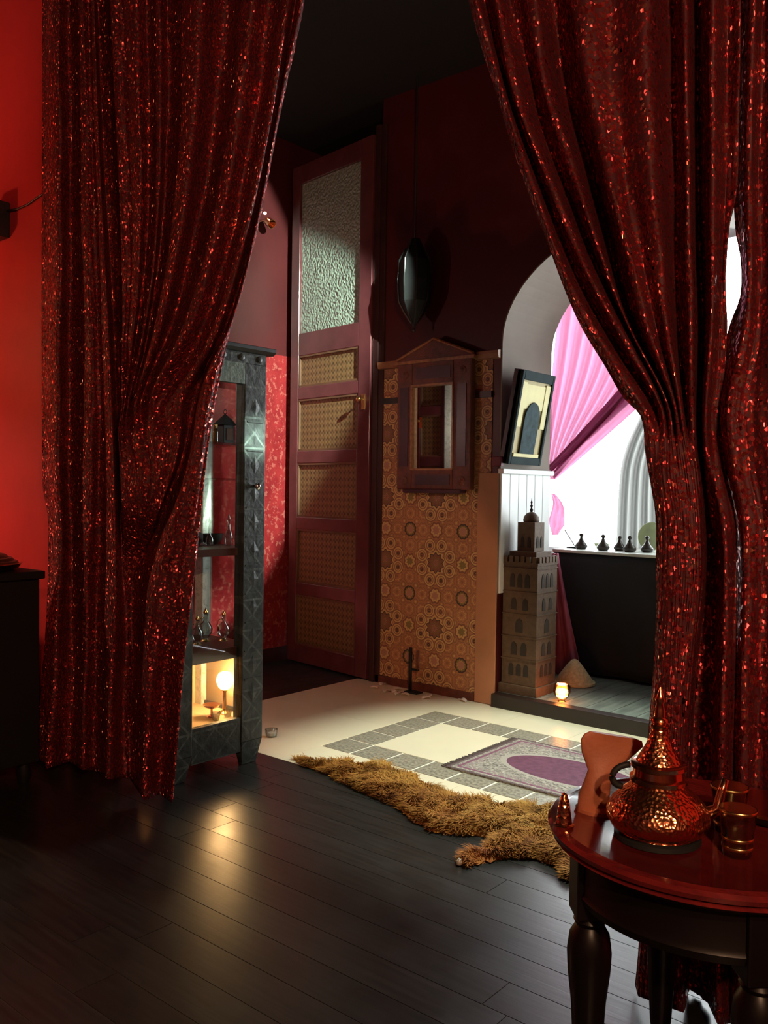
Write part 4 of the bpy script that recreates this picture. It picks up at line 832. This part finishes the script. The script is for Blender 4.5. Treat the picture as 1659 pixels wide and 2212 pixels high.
hb = thing('straw_basket', 'pale straw basket lid on the niche floor beside the black cloth', 'basket', (-2.335, 4.48, 0.072))
obj('cone', MB().lathe([(0.105, 0), (0.110, 0.010), (0.085, 0.05), (0.045, 0.105), (0.018, 0.135), (0.006, 0.14)], 26), 'wicker', hb, smooth=True, world=False)
obj('rim', MB().lathe([(0.100, 0), (0.116, 0.004), (0.116, 0.016), (0.100, 0.018)], 26), 'wicker', hb, smooth=40, world=False)
tl = thing('tealight_holder', 'glowing tealight in a copper-coloured glass on the niche edge', 'candle', (-2.185, 4.06, 0.072))
obj('holder', MB().lathe([(0.022, 0), (0.014, 0.006), (0.036, 0.028), (0.045, 0.052), (0.042, 0.080), (0.036, 0.09), (0.033, 0.088), (0.040, 0.055), (0.020, 0.014)], 22), 'amber_glass', tl, smooth=50, world=False)
obj('candle', MB().lathe([(0.012, 0.016), (0.028, 0.028), (0.032, 0.046), (0.026, 0.062), (0.008, 0.068)], 18), 'flame', tl, smooth=True, world=False)

# sheer curtains in the bay
def sheet(guides, y0, Yp, rows, sub, seed, amp=0.012, freq=2.6):
    return drape(guides, y0, Yp, rows, sub, seed)
pv = thing('pink_drape', 'sheer pink drape swept aside and tied at the left of the bay window', 'curtain', (-2.75, 5.0, 0.6))
D = lambda v: [(500, v), (900, v), (1035, v * 0.4)]
GP = []
nf_ = 15
for k in range(nf_ + 1):
    s_ = k / nf_
    xt = 1200 + 330 * s_                               # top spread, gathered left at the tie
    xm = 1186 + 185 * s_
    tab = [(500, xt + 15), (700, 1202 + 236 * s_), (800, 1193 + 196 * s_), (880, 1185 + 146 * s_ ** 1.0), (960, 1180 + 80 * s_), (1035, 1181 + 17 * s_)]
    GP.append((tab, D(0.03 if k % 2 else -0.03), 1035))
obj('swag', drape(GP, 500, 5.02, 90, 6, 11), 'pink', pv, smooth=True)
# the rolled hem crossing from the upper right down to the tie
def hem(off, w_, Y):
    rows = []
    for i in range(40):
        s_ = i / 39
        x = 1470 - 275 * s_; y = 745 + 285 * s_ ** 0.92
        r_ = []
        for j in range(9):
            u = j / 8 - 0.5
            p = at_y(x + u * w_ * 0.55 * (1 - 0.75 * s_) + off * 0.5, y + u * w_ * 0.85 * (1 - 0.75 * s_) + off, Y - 0.03 * math.cos(u * 9.0))
            r_.append(p)
        rows.append(r_)
    return MB().grid(rows)
obj('hem', hem(0, 62, 4.96), 'pink', pv, smooth=True)
obj('hem', hem(-16, 55, 4.98), 'pink', pv, smooth=True)
tail = []
for i in range(30):
    s_ = i / 29; y = 1066 + 90 * s_; wv = 8 + 26 * math.sin(PI * min(1, s_ * 1.15) * 0.6) * (1 if s_ < 0.75 else (1 - s_) * 4 * 0.8 + 0.2)
    tail.append([at_y(1190 + wv * u / 8 + 4 * math.sin(s_ * 7), y, 4.95 - 0.02 * math.sin(u * 1.9 + s_ * 5)) for u in range(9)])
obj('tail', MB().grid(tail), 'pink', pv, smooth=True)
pk = []
for i in range(30):
    s_ = i / 29; y = 1195 + 285 * s_
    pk.append([at_y(1188 + (18 + 56 * s_ ** 1.1 - 22 * max(0, s_ - 0.86) / 0.14 * 0.6) * u / 12, y, 4.64 - 0.02 * math.sin(u * 1.4 + s_ * 2)) for u in range(13)])
for r_ in pk:
    for p in r_: p.z = max(p.z, 0.075)
tag(obj('pink_cloth', MB().grid(pk), 'pink_cloth', None, smooth=True, solid=0.003), 'rose-pink cloth hanging down beside the black-draped table', 'cloth')
vo = []
wv = thing('white_drape', 'white voile drape at the right side of the bay window', 'curtain', (-2.2, 5.15, 0.8))
GW = []
for k in range(13):
    s_ = k / 12
    GW.append(([(500, 1470 + 80 * s_), (800, 1415 + 110 * s_), (900, 1382 + 120 * s_), (960, 1355 + 130 * s_), (1020, 1340 + 130 * s_), (1190, 1330 + 140 * s_)], [(500, .03 if k % 2 else -.03), (1190, .03 if k % 2 else -.03)], 1186))
obj('voile', drape(GW, 500, 5.30, 70, 6, 13), 'white_voile', wv, smooth=True)

# ------------------------------------------------------------------ rugs
rg = thing('prayer_rug', 'patterned prayer rug with a purple centre lying on the tiles', 'rug', (-2.115, 3.235, 0.0))
obj('weave', MB().box(0, 0.95, -0.285, 0.285, 0.0008, 0.008), 'rug', rg, world=False)
m_ = MB()
for k in range(46):
    y_ = -0.28 + 0.56 * k / 45; m_.tube([(0, y_, 0.004), (-0.018, y_ + random.uniform(-.004, .004), 0.004), (-0.034, y_ + random.uniform(-.01, .01), 0.0025)], [0.003, 0.003, 0.002], 4)
fo = obj('fringe', m_, 'fringe', rg, world=False); fo['kind'] = 'stuff'
# fur hide
outline = [(-2.66, 2.60), (-2.55, 2.66), (-2.44, 2.70), (-2.27, 2.78), (-2.13, 2.76), (-1.98, 2.70), (-1.85, 2.69), (-1.72, 2.71), (-1.64, 2.76), (-1.56, 2.84), (-1.45, 2.80), (-1.36, 2.70), (-1.26, 2.60), (-1.20, 2.46), (-1.16, 2.34), (-1.235, 2.335), (-1.29, 2.40), (-1.36, 2.41), (-1.44, 2.36), (-1.475, 2.27), (-1.50, 2.215), (-1.545, 2.215), (-1.555, 2.27), (-1.535, 2.37), (-1.56, 2.46), (-1.64, 2.42), (-1.74, 2.36), (-1.86, 2.40), (-2.0, 2.47), (-2.2, 2.50), (-2.40, 2.55), (-2.55, 2.57)]
fh = thing('fur_hide', 'shaggy orange-brown fur hide lying along the edge of the tiles', 'fur rug', (-1.9, 2.55, 0.0))
def inside(x, y):
    c_ = False; n = len(outline); j = n - 1
    for i in range(n):
        (xi, yi), (xj, yj) = outline[i], outline[j]
        if (yi > y) != (yj > y) and x < (xj - xi) * (y - yi) / (yj - yi) + xi: c_ = not c_
        j = i
    return c_
def edged(x, y):
    d = 9.0; n = len(outline)
    for i in range(n):
        (xa, ya), (xb, yb) = outline[i], outline[(i + 1) % n]; L2 = (xb - xa) ** 2 + (yb - ya) ** 2
        s_ = max(0, min(1, ((x - xa) * (xb - xa) + (y - ya) * (yb - ya)) / L2)); d = min(d, math.hypot(x - xa - s_ * (xb - xa), y - ya - s_ * (yb - ya)))
    return d
def furz(x, y, d): return 0.004 + 0.034 * (1 - math.exp(-d * 18)) * (0.70 + 0.30 * math.sin(x * 21) * math.sin(y * 17) + 0.22 * math.sin(x * 63 + 2 * math.sin(y * 40)) * math.sin(y * 71))
st_ = 0.02; skin = MB(); idx = {}
for i in range(int(1.6 / st_)):
    for j in range(int(0.8 / st_)):
        x, y = -2.70 + i * st_, 2.16 + j * st_
        if inside(x + st_ / 2, y + st_ / 2):
            q = []
            for a_, b_2 in ((0, 0), (1, 0), (1, 1), (0, 1)):
                kx = (i + a_, j + b_2)
                if kx not in idx:
                    xx, yy = -2.70 + kx[0] * st_, 2.16 + kx[1] * st_; dd = edged(xx, yy) if inside(xx, yy) else 0
                    idx[kx] = len(skin.v); skin.v.append((xx, yy, furz(xx, yy, dd)))
                q.append(idx[kx])
            skin.f.append(tuple(q))
obj('pelt', skin, 'fur', fh, smooth=True)
fb = MB(); rn = random.Random(4); cnt = 0
while cnt < 42000:
    x, y = rn.uniform(-2.68, -1.14), rn.uniform(2.18, 2.86)
    if not inside(x, y): continue
    cnt += 1
    z = furz(x, y, 0.05) - 0.012 if rn.random() < 0.7 else 0.004
    d = edged(x, y); z = furz(x, y, d) - 0.004
    a_ = 1.3 * math.sin(x * 37 + 1 + 2 * math.sin(y * 23)) + 1.1 * math.sin(y * 43 + 1.5 * math.sin(x * 19)) - 2.0 + rn.gauss(0, 0.5); L = rn.uniform(0.030, 0.062) * min(1.0, 0.5 + d * 10)
    dx, dy = math.cos(a_), math.sin(a_); w_ = 0.0016; lift = rn.uniform(0.15, 0.95)
    b1 = (x + dx * L * 0.5, y + dy * L * 0.5, z + L * lift * 0.6); e = (x + dx * L, y + dy * L, max(0.002, z + L * lift * 0.65))
    k = len(fb.v); fb.v += [(x - dy * w_, y + dx * w_, z), (x + dy * w_, y - dx * w_, z), (b1[0] + dy * w_ * .8, b1[1] - dx * w_ * .8, b1[2]), (b1[0] - dy * w_ * .8, b1[1] + dx * w_ * .8, b1[2]), e]
    fb.f += [(k, k + 1, k + 2, k + 3), (k + 3, k + 2, k + 4)]
me = bpy.data.meshes.new('fur'); me.from_pydata([(p[0] + 1.9, p[1] - 2.55, p[2]) for p in fb.v], [], fb.f); me.materials.append(MT['fur']); me.shade_smooth()
o = bpy.data.objects.new('fur', me); COL.objects.link(o); o.parent = fh; o['kind'] = 'stuff'
obj('claw', MB().lathe([(0.010, 0), (0.009, 0.01), (0.003, 0.018)], 10, c=(-1.527, 2.208, 0.004)), 'claw', fh, smooth=True)

# ------------------------------------------------------------------ front side table and what stands on it
TZ = 0.58; TC = Vector((-0.53, 1.51, 0))
tb = thing('side_table', 'round mahogany side table with turned legs in the right foreground', 'table', TC)
tp_ = lambda n, m_, mt, par=None, **k: obj(n, m_, mt, par or tb, world=False, **k)
tp_('table_top', MB().lathe([(0.235, TZ - 0.034), (0.252, TZ - 0.032), (0.262, TZ - 0.024), (0.256, TZ - 0.018), (0.266, TZ - 0.014), (0.269, TZ - 0.006), (0.264, TZ), (0.252, TZ + 0.002), (0.246, TZ - 0.001), (0.01, TZ - 0.001)], 72), 'mahogany', smooth=35)
tp_('apron', MB().lathe([(0.205, 0.455), (0.222, 0.457), (0.226, 0.470), (0.222, 0.478), (0.222, TZ - 0.034), (0.2, TZ - 0.034)], 64), 'ebony', smooth=35)
leg_p = [(0.016, 0.0), (0.022, 0.012), (0.024, 0.03), (0.016, 0.05), (0.014, 0.07), (0.020, 0.12), (0.025, 0.20), (0.030, 0.28), (0.036, 0.33), (0.038, 0.365), (0.034, 0.395), (0.024, 0.412), (0.028, 0.42), (0.024, 0.428)]
for a_ in (222, 312, 42, 132):
    c_ = (0.200 * math.cos(R(a_)), 0.200 * math.sin(R(a_)), 0)
    lg = tp_('leg', MB().lathe(leg_p, 20, c=c_), 'ebony', smooth=50)
    obj('leg_block', MB().box(-0.030, 0.030, -0.030, 0.030, 0.428, TZ - 0.034, m=Matrix.Translation(c_) @ Matrix.Rotation(R(a_), 4, 'Z')), 'ebony', lg, world=False, bevel=0.004)
S_ = 1 / 1290.0
pot = thing('copper_teapot', 'ornate hammered copper pot with a tall spired lid on the side table', 'pot', (-0.575, 1.405, TZ - 0.001))
def PR(rows, yb=1818): return [(r_ * S_, (yb - y) * S_) for y, r_ in rows]
tq = lambda n, m_, mt, par=None, **k: obj(n, m_, mt, par or pot, world=False, **k)
tq('body', MB().lathe(PR([(1818, 70), (1812, 84), (1800, 78), (1792, 96), (1775, 106), (1760, 107), (1742, 99), (1722, 80), (1706, 60), (1696, 52)]), 44), 'copper', smooth=40)
tq('foot_ring', MB().lathe(PR([(1818, 82), (1816, 90), (1806, 90), (1803, 80)]), 44), 'iron', smooth=40)
tq('collar', MB().lathe(PR([(1698, 52), (1694, 60), (1686, 60), (1682, 54), (1668, 52), (1664, 58), (1656, 58), (1652, 50)]), 40), 'smooth_copper', smooth=40)
ld = tq('lid', MB().lathe(PR([(1653, 48), (1646, 44), (1632, 36), (1618, 28), (1600, 21), (1584, 17)]), 36), 'copper', smooth=40)
obj('spire', MB().lathe(PR([(1584, 17), (1580, 20), (1574, 20), (1570, 15), (1566, 19), (1560, 18), (1556, 12), (1540, 11), (1528, 8), (1520, 11), (1512, 8), (1500, 4), (1493, 1)]), 24), 'smooth_copper', ld, world=False, smooth=50)
dl = Vector((-rt.x, -rt.y, 0)).normalized()
tq('handle', MB().tube([dl * (0.054 + 0.022 * math.sin(PI * k / 16) - 0.006 * (k - 8) / 8) + Vector((0, 0, 0.104 - 0.018 * math.cos(PI * k / 16))) for k in range(17)], 0.0055, 8), 'iron', smooth=True)
sp_ = -dl
tq('spout', MB().tube([sp_ * 0.07 + Vector((0, 0, 0.035)), sp_ * 0.10 + Vector((0, 0, 0.05)), sp_ * 0.105 + Vector((0, 0, 0.08)), sp_ * 0.112 + Vector((0, 0, 0.10))], [0.014, 0.010, 0.007, 0.006], 10), 'smooth_copper', smooth=True)
# flared clay piece behind the pot
cl = thing('clay_holder', 'orange-brown clay piece with a flared wavy top behind the copper pot', 'ornament', (-0.700, 1.452, TZ - 0.001))
rows = []
prof = [(0.0, -0.042, 0.014), (0.03, -0.040, 0.016), (0.055, -0.030, 0.018), (0.075, -0.024, 0.028), (0.092, -0.030, 0.046), (0.108, -0.036, 0.064), (0.124, -0.038, 0.074), (0.134, -0.032, 0.072), (0.139, -0.022, 0.060)]
ax = Vector((rt.x, rt.y, 0)).normalized(); ay_ = Vector((-ax.y, ax.x, 0))
for z, a0, a1 in prof:
    m0, hw = (a0 + a1) / 2, (a1 - a0) / 2; th = 0.012 + 0.008 * math.sin(z * 40)
    rows.append([ax * (m0 + hw * math.cos(2 * PI * k / 20)) + ay_ * (th * math.sin(2 * PI * k / 20)) + Vector((0, 0, z - 0.006 * math.cos(2 * PI * k / 20) * (z > 0.12))) for k in range(21)])
obj('flared_body', MB().grid(rows).add(rows[-1][:20], [tuple(range(20))]).add(rows[0][:20], [tuple(range(20))]), 'clay', cl, world=False, smooth=True)
obj('foot', MB().lathe([(0.034, 0), (0.034, 0.006), (0.026, 0.010)], 22, sx=1.0, sy=0.7, c=tuple(ax * -0.012)), 'clay', cl, world=False, smooth=40)
cn = thing('copper_cone', 'small narrow copper cone at the left rim of the side table', 'ornament', (-0.716, 1.347, TZ - 0.001))
obj('cone', MB().lathe([(0.014, 0.004), (0.012, 0.02), (0.008, 0.045), (0.004, 0.056), (0.001, 0.058)], 16), 'copper', cn, world=False, smooth=40)
obj('base', MB().lathe([(0.017, 0), (0.018, 0.003), (0.014, 0.006)], 16), 'smooth_copper', cn, world=False, smooth=40)
for lb, p, s_ in (('gold-banded tea glass in front of the pot, nearest the table rim', (-0.452, 1.425), 1.0), ('gold-banded tea glass right behind the copper pot', (-0.495, 1.515), 1.05)):
    tgl = thing('tea_glass', lb, 'glass', (p[0], p[1], TZ - 0.001), group='tea glasses on the side table'); tgl.scale = (s_,) * 3
    obj('glass', MB().lathe([(0.020, 0), (0.022, 0.003), (0.024, 0.03), (0.029, 0.075), (0.0275, 0.075), (0.022, 0.03), (0.019, 0.006)], 24), 'glass', tgl, world=False, smooth=50)
    for z, r_ in ((0.012, 0.0232), (0.026, 0.0242), (0.070, 0.0288)): obj('gold_band', MB().lathe([(r_, z), (r_ + 0.0008, z + 0.001), (r_ + 0.0008, z + 0.004), (r_, z + 0.005)], 24), 'brass', tgl, world=False, smooth=40)
dt = thing('dark_tray', 'dark metal dish at the back of the side table beside the right curtain', 'dish', (-0.455, 1.625, TZ - 0.001))
obj('dish', MB().lathe([(0.045, 0), (0.060, 0.006), (0.075, 0.022), (0.073, 0.024), (0.055, 0.010), (0.01, 0.006)], 30), 'iron', dt, world=False, smooth=40)
obj('rim', MB().lathe([(0.073, 0.022), (0.077, 0.022), (0.077, 0.027), (0.073, 0.027)], 30), 'smooth_copper', dt, world=False, smooth=40)

# ------------------------------------------------------------------ sideboard at the left edge
sb = thing('sideboard', 'dark wooden sideboard against the bright red wall at the left edge', 'sideboard', (-3.6, 1.55, 0))
obj('top', MB().box(-4.4, -3.155, 1.28, 1.75, 0.79, 0.82), 'sideboard', sb, bevel=0.004)
obj('carcass', MB().box(-4.36, -3.18, 1.32, 1.74, 0.08, 0.79), 'sideboard', sb, bevel=0.003)
for x in (-4.35, -3.96, -3.57): 
    dr = obj('door', MB().box(x, x + 0.38, 1.305, 1.32, 0.12, 0.75), 'sideboard', sb, bevel=0.003); obj('knob', MB().lathe([(0.005, 0), (0.012, 0.012), (0.010, 0.02), (0.002, 0.022)], 12, m=Matrix.Translation((x + 0.04, 1.305, 0.45)) @ Matrix.Rotation(PI / 2, 4, 'X')), 'brass', dr, smooth=True)
for x in (-4.32, -3.22):
    for y in (1.36, 1.70): obj('foot', MB().lathe([(0.02, 0), (0.03, 0.04), (0.022, 0.08)], 14, c=(x, y, 0)), 'sideboard', sb, smooth=40)
bd = thing('covered_dish', 'ribbed dark copper dish with a low lid on the sideboard', 'dish', (-3.345, 1.55, 0.82))
obj('dish', MB().lathe([(0.14, 0), (0.17, 0.01), (0.185, 0.028), (0.18, 0.032), (0.15, 0.015)], 36), 'smooth_copper', bd, world=False, smooth=40)
obj('lid', MB().lathe([(0.172, 0.028), (0.165, 0.036), (0.155, 0.038), (0.148, 0.048), (0.135, 0.050), (0.125, 0.060), (0.10, 0.068), (0.06, 0.076), (0.02, 0.080)], 36), 'shelf', bd, world=False, smooth=30)
obj('lid_knob', MB().lathe([(0.010, 0.078), (0.020, 0.090), (0.016, 0.102), (0.004, 0.106)], 16), 'smooth_copper', bd, world=False, smooth=True)
sk = thing('wall_speaker', 'small black box speaker high on the bright red wall', 'speaker', (-3.955, 1.98, 2.265))
obj('case', MB().box(-0.06, 0.062, -0.09, 0, 0.0, 0.16), 'black', sk, world=False, bevel=0.006)
obj('grille', MB().box(-0.05, 0.052, -0.094, -0.09, 0.01, 0.15), 'iron', sk, world=False)
tag(obj('speaker_wire', MB().tube([(-3.90, 1.965, 2.385), (-3.80, 1.968, 2.376), (-3.72, 1.970, 2.380), (-3.64, 1.972, 2.395), (-3.56, 1.972, 2.405), (-3.45, 1.972, 2.405)], 0.0045, 6), 'black', None, smooth=True), 'thin black wire running from the speaker to the left curtain', 'wire')

# fittings of the front-room lamps (behind and beside the viewer)
for k, (p, e) in enumerate(LAMPS):
    pl = thing('pendant_lamp', ['pendant lamp right of the viewer, outside the picture', 'pendant lamp behind the viewer, outside the picture'][k], 'lamp', p, group='pendant lamps of the front room')
    obj('bulb', MB().lathe([(0.002, -0.022), (0.014, -0.016), (0.020, 0.0), (0.014, 0.016), (0.008, 0.024)], 14), 'pane', pl, world=False, smooth=True)
    obj('socket', MB().lathe([(0.012, 0.045), (0.014, 0.05), (0.012, 0.09)], 12), 'brass', pl, world=False, smooth=40)
    obj('flex', MB().tube([(0, 0, 0.09), (0, 0, CE - p[2])], 0.004, 6), 'black', pl, world=False)

tl_ = thing('floor_lamp', 'floor lamp beside the sideboard, just outside the left edge of the picture', 'lamp', (TABLE_LAMP[0].x, TABLE_LAMP[0].y, 0.0))
obj('base', MB().lathe([(0.13, 0), (0.13, 0.015), (0.03, 0.03), (0.014, 0.05)], 24), 'brass', tl_, world=False, smooth=40)
obj('pole', MB().tube([(0, 0, 0.04), (0, 0, 1.76)], 0.011, 10), 'brass', tl_, world=False, smooth=True)
sh_ = MB().grid([[((0.11 + 0.05 * (1 - j)) * math.cos(2 * PI * k / 32), (0.11 + 0.05 * (1 - j)) * math.sin(2 * PI * k / 32), 1.77 + 0.19 * j) for k in range(33)] for j in (0, 1)])
obj('shade', sh_, sheer('red_lamp_shade', (0.85, 0.55, 0.40), 0.25), tl_, world=False, smooth=True)

# unseen candle added behind the left curtain to brighten what the mirror shows
sc_ = thing('fill_candle', 'added wall candle lighting the second door, hidden behind the left curtain', 'candle', (FILL_CANDLE.x, 2.12, FILL_CANDLE.z - 0.16))
obj('bracket', MB().tube([(0, 0, 0.06), (0, 0.08, 0.04), (0, 0.12, 0.06)], 0.006, 8).lathe([(0.03, 0.055), (0.034, 0.065), (0.028, 0.07)], 16, c=(0, 0.12, 0)), 'brass', sc_, world=False, smooth=40)
obj('candle', MB().lathe([(0.011, 0.07), (0.011, 0.125)], 14, c=(0, 0.12, 0)), 'white_board', sc_, world=False, smooth=40)
